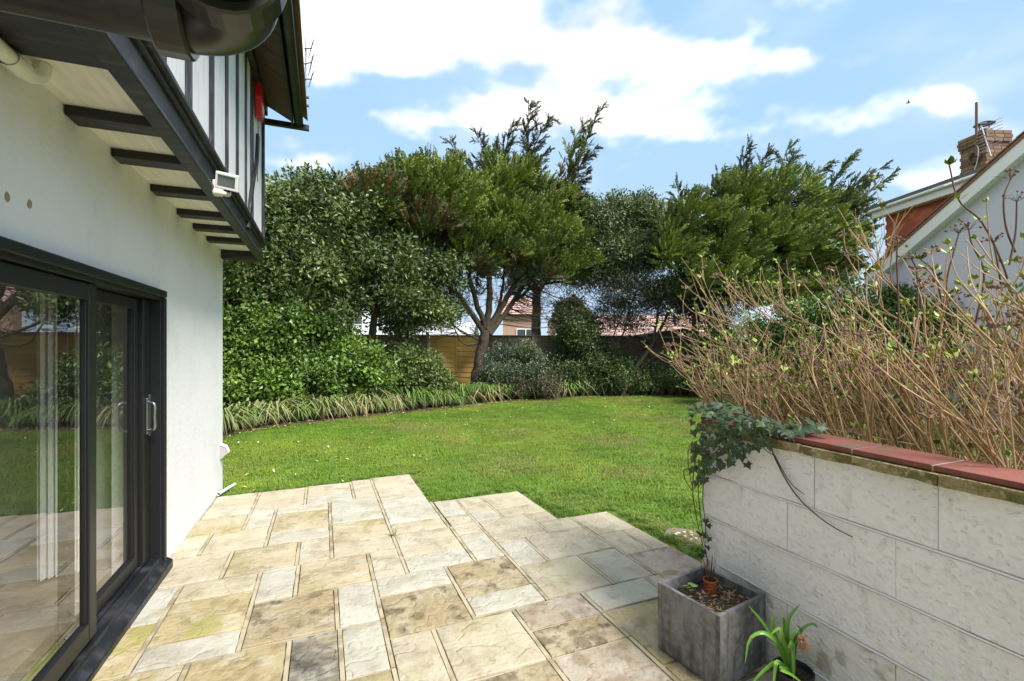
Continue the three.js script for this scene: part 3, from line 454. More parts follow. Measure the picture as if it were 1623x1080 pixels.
// ------------------------------------------------------------------ painted block wall on the right
{
  const GW = thing('garden_wall', 'white painted concrete block wall with red tile coping', 'wall'), X0 = 2.14, X1 = 2.355, ZF = -2.2, ZN = 1.2, CB = 1.074, CH = .2535, R = RNG(61);
  const jz = (s) => { const o = []; for (let z = ZF + s; z < ZN; z += .475) o.push(z); return o; };
  // rows from the top down
  for (let r = 0; r < 5; r++) {
    const y1 = CB - r * CH, y0 = Math.max(y1 - CH, -.2), cuts = [ZF, ...jz([.335, .56, .335, .56, .335][r] - (r === 0 ? .11 : 0)).filter(z => z > ZF + .05 && z < ZN - .05), ZN];
    for (let i = 0; i < cuts.length - 1; i++) {
      const d = (R() - .5) * .006, g = box(X0 + .003 + d, X1, y0 + .002, y1 - .002, cuts[i] + .0004, cuts[i + 1] - .0004, .0025); metreUV(g, R() * 3, R() * 3);
      mesh('block', g, y0 < .12 ? M.blockLow : M.block[Math.floor(R() * 3)], GW);
    }
  }
  // paint-filled mortar, set back a little from the block faces, with fat beads at the bed joints
  const jm = [box(X0 + .0062, X1 - .004, -.2, CB - .001, ZF + .006, ZN - .006, 0)];
  for (let r = 1; r < 5; r++) { const p = [], y = CB - r * CH; for (let z = ZF + .01; z <= ZN; z += .09) p.push(V(X0 + .0035 + (R() - .5) * .004, y - .004 + (R() - .5) * .006, z)); jm.push(tube(p, .0072, .0072, 7)); }
  mesh('mortar', merge(jm.map(g => metreUV(g))), M.joint, GW);
  // coping: mossy creasing course, red quarry tiles on top
  for (let z = ZF - .02, i = 0; z < ZN; i++) {
    const l = .42 + R() * .3, z1 = Math.min(z + l, ZN), n = 12, p = []; const sh = (R() - .5) * .004;
    const g = new THREE.BoxGeometry(X1 - X0 + .05, .04, z1 - z - .004, 6, 3, 22); g.translate((X0 + X1) / 2 + .0, CB + .0205 + sh, (z + z1) / 2); const a = g.attributes.position;
    for (let k = 0; k < a.count; k++) { const x = a.getX(k), y = a.getY(k), zz = a.getZ(k); const f = fbm(zz * 9, y * 40, x * 3 + 7, 4) - .5; if (x < X0) a.setX(k, x + f * .035); if (y < CB + .005) a.setY(k, y + (fbm(zz * 11 + 5, x * 6, 3, 3) - .62) * .02); }
    g.computeVertexNormals(); const q = g.toNonIndexed(); metreUV(q, R(), R(), 2); mesh('creasing_slab', q, M.mossSlab, GW); z = z1;
  }
  let k = 0; for (let z = ZF - .01; z < ZN; z += .292, k++) { const g = box(X0 - .004 + R() * .005, X1 + .008, CB + .0415, CB + .066 + R() * .002, z + .003, Math.min(z + .288, ZN), .004); metreUV(g, R() * 2, R() * 2); mesh('coping_tile', g, M.coping, GW); }
  const tm = []; for (let z = ZF - .01 + .29; z < ZN; z += .292) tm.push(box(X0 + .004, X1, CB + .0412, CB + .064, z - .003, z + .005, .001)); mesh('coping_mortar', merge(tm), mat(.5, .42, .3, .9), GW);
}
// bare patch with shell chips at the wall end
{
  const c = onGround(1085, 848), s = new THREE.CircleGeometry(.17, 18); const p = s.attributes.position; for (let i = 1; i < p.count; i++) { const k = .75 + .5 * noise(i * .9, 3); p.setXY(i, p.getX(i) * k * 1.1, p.getY(i) * k); } s.rotateX(-Math.PI / 2); s.translate(c.x + .02, groundY(0, c.z) - .012, c.z); s.computeVertexNormals(); struct(mesh('bare_earth', metreUV(s), mat(.25, .2, .14, 1, { bumpMap: bumpFine, bumpScale: .02 })), 'bare earth patch beside the end of the block wall');
  const R = RNG(71); for (let i = 0; i < 9; i++) { const g = new THREE.IcosahedronGeometry(.014 + R() * .01, 0); g.scale(1, .35, .8); g.rotateY(R() * 6); const a = R() * 6.3, d = R() * .13; g.translate(c.x + .02 + d * Math.cos(a), groundY(0, c.z) - .006, c.z + d * Math.sin(a)); tag(mesh('pale_stone', g, mat(.66, .58, .48, .8)), 'small pale stone on the bare earth by the block wall', 'stone', 'stones on the bare earth'); }
}

// ------------------------------------------------------------------ planter, pots and their plants
const G = (x, z) => groundY(x, z);
function ribbon(pts, w, up, taper = 1, fold = .25) { // strap leaf along points, width w, slightly channelled
  const q = [], n = pts.length; let pl, pm, pr;
  for (let i = 0; i < n; i++) {
    const t = pts[Math.min(n - 1, i + 1)].clone().sub(pts[Math.max(0, i - 1)]).normalize(), sd = t.clone().cross(up).normalize(), nn = sd.clone().cross(t), k = i / (n - 1);
    const ww = w * (k < .15 ? lerp(.6, 1, k / .15) : Math.pow(1 - (k - .15) / .85, .6 * taper)) + .0006;
    const l = pts[i].clone().addScaledVector(sd, -ww).addScaledVector(nn, ww * fold), r = pts[i].clone().addScaledVector(sd, ww).addScaledVector(nn, ww * fold), m = pts[i].clone();
    if (i) q.push([pl, pm, l], [pm, m, l], [pm, pr, m], [pr, r, m]); pl = l; pm = m; pr = r;
  }
  return tris(q);
}
{
  const cx = 1.893, cz = -1.888, S = .188, y0 = G(0, cz), ang = -.155, hgt = .358, T = .022;
  const P = thing('square_planter', 'square mottled grey planter box standing against the block wall', 'planter', [cx, y0, cz]); P.rotation.y = -ang;
  const w = (x0, x1, z0, z1) => box(x0, x1, .004, hgt, z0, z1, .003);
  for (const g of [w(-S, S, -S, -S + T), w(-S, S, S - T, S), w(-S, -S + T, -S + T + .0005, S - T - .0005), w(S - T, S, -S + T + .0005, S - T - .0005)]) mesh('side_panel', metreUV(g, R0() * 3, R0() * 3, 1.6), M.planter, P);
  const soil = new THREE.PlaneGeometry(2 * (S - T), 2 * (S - T), 26, 26); soil.rotateX(-Math.PI / 2); { const p = soil.attributes.position; for (let i = 0; i < p.count; i++) p.setY(i, .285 + .04 * fbm(p.getX(i) * 18, p.getZ(i) * 18, 3, 3) + .02 * (p.getZ(i) / S)); } soil.computeVertexNormals(); mesh('soil', soil, M.soil, P);
  // dead leaves and chips on the soil
  const R = RNG(81), q = []; for (let i = 0; i < 190; i++) { const x = (R() - .5) * 2 * (S - T - .02), z = lerp(-.06, .15, Math.pow(R(), .7)), y = .312 + R() * .02, a = R() * 6.3, l = .006 + R() * .018, wd = .001 + R() * .004, d = V(Math.cos(a), (R() - .4) * .7, Math.sin(a)).multiplyScalar(l), s = V(-Math.sin(a), (R() - .5), Math.cos(a)).multiplyScalar(wd), c = V(x, y, z); q.push([c.clone().sub(d), c.clone().add(s), c.clone().add(d)], [c.clone().sub(d), c.clone().add(d), c.clone().sub(s)]); }
  stuff(mesh('leaf_litter', tris(q), mat(.32, .2, .1, .9), P));
  P.updateMatrixWorld();
  const inP = (x, y, z) => P.localToWorld(V(x, y, z));
  // terracotta pot with dead stalks
  const pp = inP(.06, .29, -.045), pot = thing('plastic_pot', 'small terracotta coloured pot half sunk in the grey planter', 'plant pot', [pp.x, pp.y, pp.z]);
  const lt = (pts, seg = 24) => new THREE.LatheGeometry(pts.map(([x, y]) => new THREE.Vector2(x, y)), seg).toNonIndexed();
  mesh('body', lt([[.026, -.02], [.034, .07], [.037, .071], [.037, .082], [.034, .082], [.033, .074]]), M.terracotta, pot); mesh('compost', new THREE.CircleGeometry(.033, 18).rotateX(-Math.PI / 2).translate(0, .07, 0), M.soil, pot);
  const tw = thing('dead_plant', 'bunch of bare dead brown stalks in the small terracotta coloured pot', 'dead plant', [pp.x, pp.y + .07, pp.z]), tg = [];
  for (let i = 0; i < 26; i++) { const a = R() * 6.3, h = .05 + R() * .10, sp = .02 + R() * .05; tg.push(tube(smooth([V(Math.cos(a) * .014, 0, Math.sin(a) * .014), V(Math.cos(a) * sp * .6, h * .5, Math.sin(a) * sp * .6), V(Math.cos(a) * sp + (R() - .5) * .02, h, Math.sin(a) * sp)], 5), .0016, .0008, 4)); }
  mesh('stalks', merge(tg), mat(.10, .065, .05, .9), tw);
  // seedlings
  const sd = inP(-.075, .32, -.075), se = thing('weed_seedling', 'small bright green seedling growing in the grey planter', 'seedling', [sd.x, sd.y, sd.z]);
  for (let i = 0; i < 7; i++) { const a = i * 2.4, h = .02 + R() * .03; mesh('stem', tube([V(0, -.02, 0), V(Math.cos(a) * .02, h, Math.sin(a) * .02)], .0012, .001, 4), M.budDark, se); const g = new THREE.CircleGeometry(.012 + R() * .008, 9); g.scale(1, .8, 1); g.rotateX(-Math.PI / 2 + (R() - .5)); g.translate(Math.cos(a) * .026, h, Math.sin(a) * .026); mesh('leaf', g, mat(.16, .30, .06, .5), se); }
  // strap-leaved plant in a black pot
  const c = V(2.005, G(0, -1.5), -1.505), bp = thing('black_pot', 'round black plastic pot on the flags beside the grey planter', 'plant pot', [c.x, c.y, c.z]);
  mesh('body', lt([[.062, .004], [.080, .125], [.085, .126], [.085, .142], [.079, .142], [.077, .12], [.06, .01]]), M.blackPot, bp); mesh('compost', new THREE.CircleGeometry(.078, 20).rotateX(-Math.PI / 2).translate(0, .115, 0), M.soil, bp);
  const ag = thing('agapanthus', 'green strap leaved plant arching out of the round black pot', 'potted plant');
  const lm = [mat(.10, .26, .022, .4), mat(.15, .33, .04, .4), mat(.07, .19, .02, .4)];
  const base = V(c.x, c.y + .11, c.z);
  const L = [[[1228, 1015], [1208, 985], [1187, 961], 2.04, .011], [[1226, 1012], [1208, 1003], [1190, 1012], [1181, 1052], 2.0, .012], [[1248, 1010], [1251, 980], [1268, 958], 2.02, .013], [[1230, 1010], [1224, 985], [1230, 975], 2.06, .010], [[1240, 1012], [1236, 996], [1222, 1006], 1.95, .012], [[1252, 1030], [1256, 1018], [1258, 1050], [1258, 1078], 1.9, .013],
    [[1226, 1052], [1208, 1066], [1192, 1084], 1.88, .010], [[1230, 1052], [1229, 1060], [1226, 1092], 1.86, .011], [[1262, 1012], [1276, 994], [1290, 990], [1296, 996], 2.02, .009], [[1245, 1010], [1243, 985], [1242, 978], 2.08, .011], [[1238, 1062], [1255, 1070], [1275, 1086], 1.87, .009], [[1262, 1020], [1270, 1000], [1262, 990], 2.0, .01], [[1255, 1015], [1262, 1000], [1274, 1012], [1278, 1030], 1.98, .008]];
  L.forEach((l, i) => { const w = l.pop() * .82, Z = l.pop(), pts = l.map(([x, y], k) => at(x, y, Z)); const st = base.clone().add(V((R() - .5) * .03, 0, (R() - .5) * .03)); const g = ribbon(smooth([st, st.clone().lerp(pts[0], .5).add(V(0, .015, 0)), ...pts], 14), w, camera.position.clone().sub(pts[0]).normalize(), .8); mesh('leaf', g, lm[i % 3], ag); });
  { const b2 = []; for (let i = 0; i < 22; i++) { const v = at(1272 + (R() - .5) * 14, 1018 + (R() - .5) * 26, 1.98 + (R() - .5) * .03), g = new THREE.IcosahedronGeometry(.005 + R() * .003, 0); g.translate(v.x, v.y, v.z); b2.push(g); } mesh('spent_flower', merge(b2), mat(.36, .17, .08, .9), ag); }
}
// ivy over the end of the wall
{
  const iv = thing('ivy', 'dark green ivy trailing over the coping and down the end of the block wall', 'ivy'), R = RNG(91), F = 2.128;
  const shape = [[0, 0], [.18, -.16], [.46, -.20], [.40, .06], [.62, .30], [.30, .36], [0, .92], [-.30, .36], [-.62, .30], [-.40, .06], [-.46, -.20], [-.18, -.16]];
  const mk = (fold) => { const p = shape.map(([x, y]) => V(x, y, -Math.abs(x) * fold - .12 * y * y)), c = V(0, .2, .02), q = []; for (let i = 0; i < p.length; i++) q.push([c, p[i], p[(i + 1) % p.length]]); const g = tris(q); const uv = new Float32Array(g.attributes.position.count * 2); for (let i = 0; i < uv.length / 2; i++) { uv[2 * i] = g.attributes.position.getX(i) * .8 + .5; uv[2 * i + 1] = g.attributes.position.getY(i) * .8 + .3; } g.setAttribute('uv', new THREE.BufferAttribute(uv, 2)); return g; };
  const gs = [mk(.15), mk(.35), mk(.02)];
  const ivTex = (a, b, v) => tex(128, (u, w) => { const x = (u - .5) / .8, y = (w - .3) / .8, d = Math.min(Math.abs(x), ...[[.62, .3], [-.62, .3], [.46, -.2], [-.46, -.2]].map(([p, q]) => { const l = Math.hypot(p, q), s = (x * p + y * q) / l; return s < 0 ? 9 : Math.abs(x * q - y * p) / l; })); return mixc(mixc(a, b, tf(u, w, 6, v, 3)), [.12, .16, .08], d < .022 ? .7 : 0); });
  const ms = [mat(1, 1, 1, .55, { map: ivTex([.018, .05, .012], [.04, .085, .02], 5) }), mat(1, 1, 1, .55, { map: ivTex([.012, .03, .010], [.026, .058, .016], 9) }), mat(1, 1, 1, .55, { map: ivTex([.045, .09, .022], [.07, .12, .03], 15) })];
  const put = (p, s, nrm, down) => { const z = nrm.clone().normalize(), y = down.clone().addScaledVector(z, -down.dot(z)).normalize(), x = y.clone().cross(z); const o = mesh('leaf', gs[Math.floor(R() * 3)], ms[R() < .5 ? 0 : R() < .7 ? 1 : 2], iv); o.matrixAutoUpdate = true; o.quaternion.setFromRotationMatrix(new THREE.Matrix4().makeBasis(x, y, z)); o.scale.setScalar(s); o.position.copy(p); };
  const J = (k) => (R() - .5) * k;
  // on the face, thinning downwards
  for (let i = 0; i < 118; i++) { const px = 1098 + Math.pow(R(), 1.25) * 118, lim = px < 1128 ? 768 : px < 1160 ? 745 : px < 1185 ? 735 : 712, py = lerp(668, lim, Math.pow(R(), .85)), p = onX(px, py, F - .02 - R() * .03); put(p, .034 + R() * .024, V(-1, .25 + J(.8), .35 + J(1)), V(J(1), -1, J(1))); }
  // on the coping
  for (let i = 0; i < 150; i++) { const z = lerp(-2.26, -1.56, Math.pow(R(), 1.5)), x = lerp(2.09, 2.34, Math.pow(R(), 1.2)); put(V(x, 1.145 + R() * .05 * (z < -2 ? 2 : .9), z), .032 + R() * .026, V(-.4 + J(1.2), 1, .35 + J(1)), V(-.6 + J(1.6), -.2, .5 + J(1.6))); }
  // along hanging stems
  const S1 = [[1103, 725], [1098, 770], [1104, 820], [1113, 860], [1122, 890]], stems = [S1, [[1108, 730], [1107, 780], [1112, 830], [1118, 870], [1123, 895]], [[1118, 735], [1114, 790], [1118, 830], [1119, 862]], [[1098, 700], [1092, 712], [1091, 735], [1095, 760], [1099, 778]], [[1096, 744], [1084, 746], [1086, 760], [1097, 778]]];
  const dep = (px, py) => px < 1104 ? at(px, py, 2.76) : onX(px, py, F - .01);
  const sg = stems.map((s, i) => tube(smooth(s.map(([x, y]) => dep(x, y)), 16), .0035, .0024, 5));
  const S2 = smooth([[1213, 668], [1222, 705], [1236, 742], [1262, 785], [1296, 818], [1325, 838], [1352, 852]].map(([x, y]) => y < 690 ? V(2.16, 1.19, -1.72) : onX(x, y, F)), 26); sg.push(tube(S2, .0042, .0022, 6), tube(smooth([[1228, 722], [1240, 745], [1255, 768], [1275, 784]].map(([x, y]) => onX(x, y, F - .006)), 10), .003, .0018, 5), tube(smooth([[1205, 690], [1212, 712], [1226, 722]].map(([x, y]) => onX(x, y, F - .01)), 8), .002, .002, 4));
  sg.push(tube(smooth([V(2.18, 1.17, -2.15), V(2.2, 1.2, -2.0), V(2.24, 1.17, -1.8), V(2.3, 1.16, -1.6)], 12), .004, .003, 5), tube([onX(1121, 888, F - .01), V(1.97, .27, -1.98)], .004, .005, 5));
  mesh('stems', merge(sg), mat(.09, .06, .04, .85), iv);
  for (const [px, py] of [[1118, 824], [1122, 832], [1116, 845], [1124, 852], [1109, 845], [1121, 866], [1112, 880], [1116, 873]]) put(onX(px, py, F - .02), .034 + R() * .012, V(-1, J(.8), .3 + J(1)), V(J(.6), -1, J(.6)));
  // young spray at the right end, lighter
  for (let i = 0; i < 14; i++) { const z = -1.58 + J(.16); put(V(2.24 + J(.14), 1.17 + R() * .05, z), .035 + R() * .015, V(J(1), 1, .4 + J(1)), V(J(2), -.2, J(2))); }
}

// ------------------------------------------------------------------ hydrangea: bare canes behind the wall
{
  const R = RNG(103), J = (k) => (R() - .5) * k, HY = thing('hydrangea', 'bare tan stemmed hydrangea with fresh green buds behind the block wall', 'shrub', [0, 0, 0]);
  const geos = { a: [], b: [], d: [] }, buds = [], heads = [], leafQ = [], leafD = [];
  const cane = (pts, r0, r1, k, n = 12, rad = 6) => geos[k].push(tube(smooth(pts, n), r0, r1, rad));
  const leafPair = (p, dir, s, dark) => { const u = dir.clone().normalize(); for (let i = 0; i < 4; i++) { const a = R() * 6.3, o = V(Math.cos(a), .15 + R() * .5, Math.sin(a)).addScaledVector(u, .8).normalize(), sd = o.clone().cross(V(R() - .5, 1, R() - .5)).normalize(), l = s * (.7 + R() * .6), m = p.clone().addScaledVector(o, l * .5), t = p.clone().addScaledVector(o, l).add(V(0, -l * .1, 0)); const A = m.clone().addScaledVector(sd, l * .24), B = m.clone().addScaledVector(sd, -l * .24), up = o.clone().cross(sd).multiplyScalar(l * .12); A.add(up); B.add(up); (dark ? leafD : leafQ).push([p, A, m], [A, t, m], [p, m, B], [m, t, B]); } };
  const seed = (p, s, k) => { for (let i = 0; i < 16; i++) { const a = R() * 6.3, rr = s * Math.sqrt(R()), q = p.clone().add(V(Math.cos(a) * rr, s * .45 + J(s * .5), Math.sin(a) * rr)); geos[k].push(tube([p, p.clone().lerp(q, .55).add(V(0, s * .1, 0)), q], .0014, .0008, 3)); if (i % 2) heads.push(new THREE.IcosahedronGeometry(.0055 + R() * .004, 0).translate(q.x, q.y, q.z)); } };
  const branchy = (pts, r, k, depth) => {
    const c = new THREE.CatmullRomCurve3(pts), n = depth ? 2 + Math.floor(R() * 3) : 0;
    for (let i = 0; i < n; i++) {
      const t = .42 + R() * .5, p = c.getPoint(t), d = c.getTangent(t), l = (.16 + R() * .32) * (depth > 1 ? 1 : .62), o = d.clone().addScaledVector(V(J(2), .35 + J(1), J(2)), .75).normalize();
      const e = p.clone().addScaledVector(o, l).add(V(0, .05 * R(), 0)), m = p.clone().lerp(e, .5).add(V(J(.04), -.015, J(.04)));
      cane([p, m, e], r * .6, r * .36, R() < .55 ? 'b' : k, 6, 5); if (depth > 1) branchy([p, m, e], r * .6, 'b', 1);
      if (R() < .5) leafPair(e, o, .024 + R() * .022, R() < .35); else if (R() < .25) seed(e, .028 + R() * .02, 'b');
    }
  };
  // main canes rise from a crown on the soil and lean over towards the wall end
  for (let i = 0; i < 165; i++) {
    const bz = lerp(-2.25, -.45, R()), bx = lerp(2.48, 3.55, Math.pow(R(), .8)), b = V(bx, G(bx, bz) - .02, bz);
    const lean = Math.pow(R(), 1.4), ht = lerp(1.46, 1.08, lean) + J(.22) + (bz + 2.25) * .21, dx = -lean * .34 + J(.4), dz = -lean * .62 + J(.5) - .05;
    const t = V(bx + dx, ht, bz + dz), m1 = V(bx + dx * .22 + J(.08), ht * .38, bz + dz * .2), m2 = V(bx + dx * .55 + J(.1), ht * .72, bz + dz * .55);
    const r = .0052 + R() * .0045, k = R() < .66 ? 'a' : R() < .65 ? 'b' : 'd'; cane([b, m1, m2, t], r, r * .5, k, 14, 6); branchy([b, m1, m2, t], r, k, 2);
    leafPair(t, t.clone().sub(m2), .027 + R() * .024, R() < .3); if (R() < .16) seed(t.clone().add(V(0, .01, 0)), .04 + R() * .03, 'd');
  }
  // long canes reaching over the lawn, read from the photograph
  const far = [[[1440, 700, 3.0], [1300, 650, 3.15], [1210, 617, 3.25], [1150, 590, 3.3], [1085, 552, 3.4]], [[1400, 690, 3.0], [1290, 640, 3.2], [1190, 600, 3.3], [1130, 596, 3.35], [1070, 570, 3.4]], [[1330, 660, 3.2], [1240, 610, 3.3], [1180, 560, 3.4], [1150, 530, 3.45]], [[1420, 650, 3.0], [1320, 560, 3.1], [1250, 520, 3.2], [1200, 500, 3.3]], [[1360, 640, 3.2], [1270, 570, 3.3], [1200, 530, 3.35], [1120, 500, 3.4]], [[1500, 690, 2.8], [1400, 580, 2.9], [1370, 520, 3.0], [1350, 480, 3.05]],
    [[1300, 640, 3.3], [1220, 620, 3.4], [1150, 625, 3.4], [1105, 610, 3.4]], [[1460, 600, 2.7], [1440, 520, 2.75], [1400, 490, 2.8], [1385, 455, 2.85]], [[1560, 640, 2.5], [1470, 520, 2.6], [1430, 470, 2.7], [1390, 430, 2.75]], [[1380, 560, 3.0], [1300, 520, 3.1], [1255, 500, 3.2]], [[1280, 600, 3.3], [1200, 560, 3.4], [1130, 550, 3.5]]];
  for (const f of far) { const p = f.map(([a, b, d]) => at(a, b, d)); cane(p, .0075, .003, 'a', 18, 6); branchy(p, .006, 'a', 2); branchy(p, .006, 'b', 2); leafPair(p[p.length - 1], p[p.length - 1].clone().sub(p[p.length - 2]), .05, false); }
  // canes crossing low in front, along the wall top
  for (const f of [[[1310, 680, 2.65], [1420, 700, 2.5], [1540, 722, 2.3], [1640, 745, 2.2]], [[1400, 662, 2.6], [1500, 655, 2.5], [1623, 660, 2.3]], [[1390, 715, 2.5], [1450, 680, 2.55], [1520, 640, 2.6], [1560, 600, 2.6]], [[1530, 735, 2.2], [1590, 735, 2.15], [1640, 770, 2.1]]]) cane(f.map(([a, b, d]) => at(a, b, d)), .0048, .0036, 'b', 14, 6);
  // tall shoots with dried heads and opening leaves
  for (const [k, pts, hd] of [['d', [[1605, 470], [1590, 420], [1555, 350], [1520, 318], [1505, 262]], 0], ['d', [[1510, 520], [1500, 455], [1512, 400], [1520, 370]], .07], ['d', [[1545, 520], [1560, 430], [1540, 385], [1536, 365]], .085], ['d', [[1610, 400], [1595, 360], [1592, 310], [1602, 285]], .07], ['d', [[1426, 560], [1424, 470], [1422, 400], [1424, 385]], .06], ['d', [[1452, 560], [1455, 480], [1452, 425], [1446, 412]], .05], ['d', [[1500, 520], [1480, 430], [1460, 412]], 0], ['d', [[1590, 470], [1582, 420], [1575, 385]], .06], ['d', [[1600, 420], [1610, 370], [1612, 320]], .08], ['d', [[1480, 560], [1462, 500], [1458, 440]], 0]]) {
    const p = pts.map(([a, b]) => at(a, b, 2.55)); cane(p, .0055, .0034, k, 14, 6); if (hd) seed(p[p.length - 1], hd, 'd'); else leafPair(p[p.length - 1], V(0, 1, 0), .05, true);
    if (!hd) for (let i = 1; i < p.length; i++) leafPair(p[i], V(.5, .8, 0), .05, false);
  }
  for (const [n, g, m] of [['tan_canes', merge(geos.a), M.cane], ['pale_twigs', merge(geos.b), M.canePale], ['dark_shoots', merge(geos.d), M.caneDark], ['opening_buds', tris(leafQ), M.bud], ['young_leaves', tris(leafD), M.budDark], ['dried_heads', merge(heads), M.seedHead]]) stuff(mesh(n, g, m, HY));
}

// ------------------------------------------------------------------ trees and shrubs
function leafCluster(seed, n, rad, len, wid) { const R = RNG(seed), q = []; for (let i = 0; i < n; i++) { const o = V(R() - .5, R() - .4, R() - .5).normalize(), p = o.clone().multiplyScalar(rad * (.15 + .85 * R())), d = o.clone().add(V(R() - .5, R() - .5, R() - .5).multiplyScalar(1.3)).normalize(), s = d.clone().cross(V(R() - .5, R() - .5, R() - .5)).normalize(), l = len * (.7 + .6 * R()), w = wid * (.7 + .6 * R()), m = p.clone().addScaledVector(d, l * .5), t = p.clone().addScaledVector(d, l), u = d.clone().cross(s).multiplyScalar(w * .35); q.push([p, m.clone().addScaledVector(s, w).add(u), t], [p, t, m.clone().addScaledVector(s, -w).add(u)]); } return tris(q); }
function spray(seed, len, n) { const R = RNG(seed), q = []; for (let i = 0; i < n; i++) { const t = (i + .5) / n, b = V((R() - .5) * .02, len * t, (R() - .5) * .02); for (const sd of [-1, 1]) { const l = len * (.36 - .2 * t) * (.75 + .5 * R()), d = V(sd * (.62 - .15 * t), .78, (R() - .5) * .7).normalize(), s = d.clone().cross(V((R() - .5) * .8, .1, 1)).normalize().multiplyScalar(len * .05 + .006), m = b.clone().addScaledVector(d, l * .45); q.push([b, m.clone().add(s), b.clone().addScaledVector(d, l)], [b, b.clone().addScaledVector(d, l), m.clone().sub(s)]); } } const d = V(0, len * 1.12, 0); q.push([V(-.006, 0, 0), V(.006, 0, 0), d], [V(0, 0, -.006), V(0, 0, .006), d]); return tris(q); }
const CL = { oak: leafCluster(301, 11, .19, .10, .024), hedge: leafCluster(302, 12, .18, .085, .026), small: leafCluster(303, 14, .15, .06, .015), holly: leafCluster(304, 11, .16, .085, .022), spray: spray(305, .25, 7), longSpray: spray(306, .5, 10) };
const P2 = (a) => a.map(([x, y, d]) => at(x, y, d));
// skeleton: list of limbs [points as pixel + depth, r0, r1]; returns nodes for twigs to start from
function skeleton(limbs) { const geos = [], nodes = []; for (const [pts, r0, r1] of limbs) { const c = smooth(P2(pts), pts.length * 5), R = RNG(pts.length * 7 + Math.floor(pts[0][0])); c.forEach((p, i) => { if (i > 1) { p.x += (R() - .5) * .05; p.z += (R() - .5) * .05; p.y += (R() - .5) * .03; } nodes.push({ p, r: lerp(r0, r1, i / (c.length - 1)) }); }); geos.push([tube(c, r0, r1, 8), r0]); } return { geos, nodes }; }
function lobePoint(R, [px, py, rx, ry, d], inner = .35) { let a, b, c, l; do { a = R() * 2 - 1; b = R() * 2 - 1; c = R() * 2 - 1; l = Math.hypot(a, b, c); } while (l > 1 || l < inner); const o = at(px + a * rx, py + b * ry, d), k = c * rx * d / FPX * .8; return o.add(V(SN * k, 0, -CS * k)); }
function twig(R, nodes, t, r) { let best, bd = 1e9; for (const n of nodes) { const d = n.p.distanceTo(t) + Math.max(0, n.p.y - t.y) * .8 + R() * .25; if (d < bd) { bd = d; best = n; } } const m = best.p.clone().lerp(t, .5).add(V((R() - .5) * .25, -.06 * bd, (R() - .5) * .25)); return tube(smooth([best.p, m, t], 6), Math.min(best.r * .6, r), r * .25, 5); }
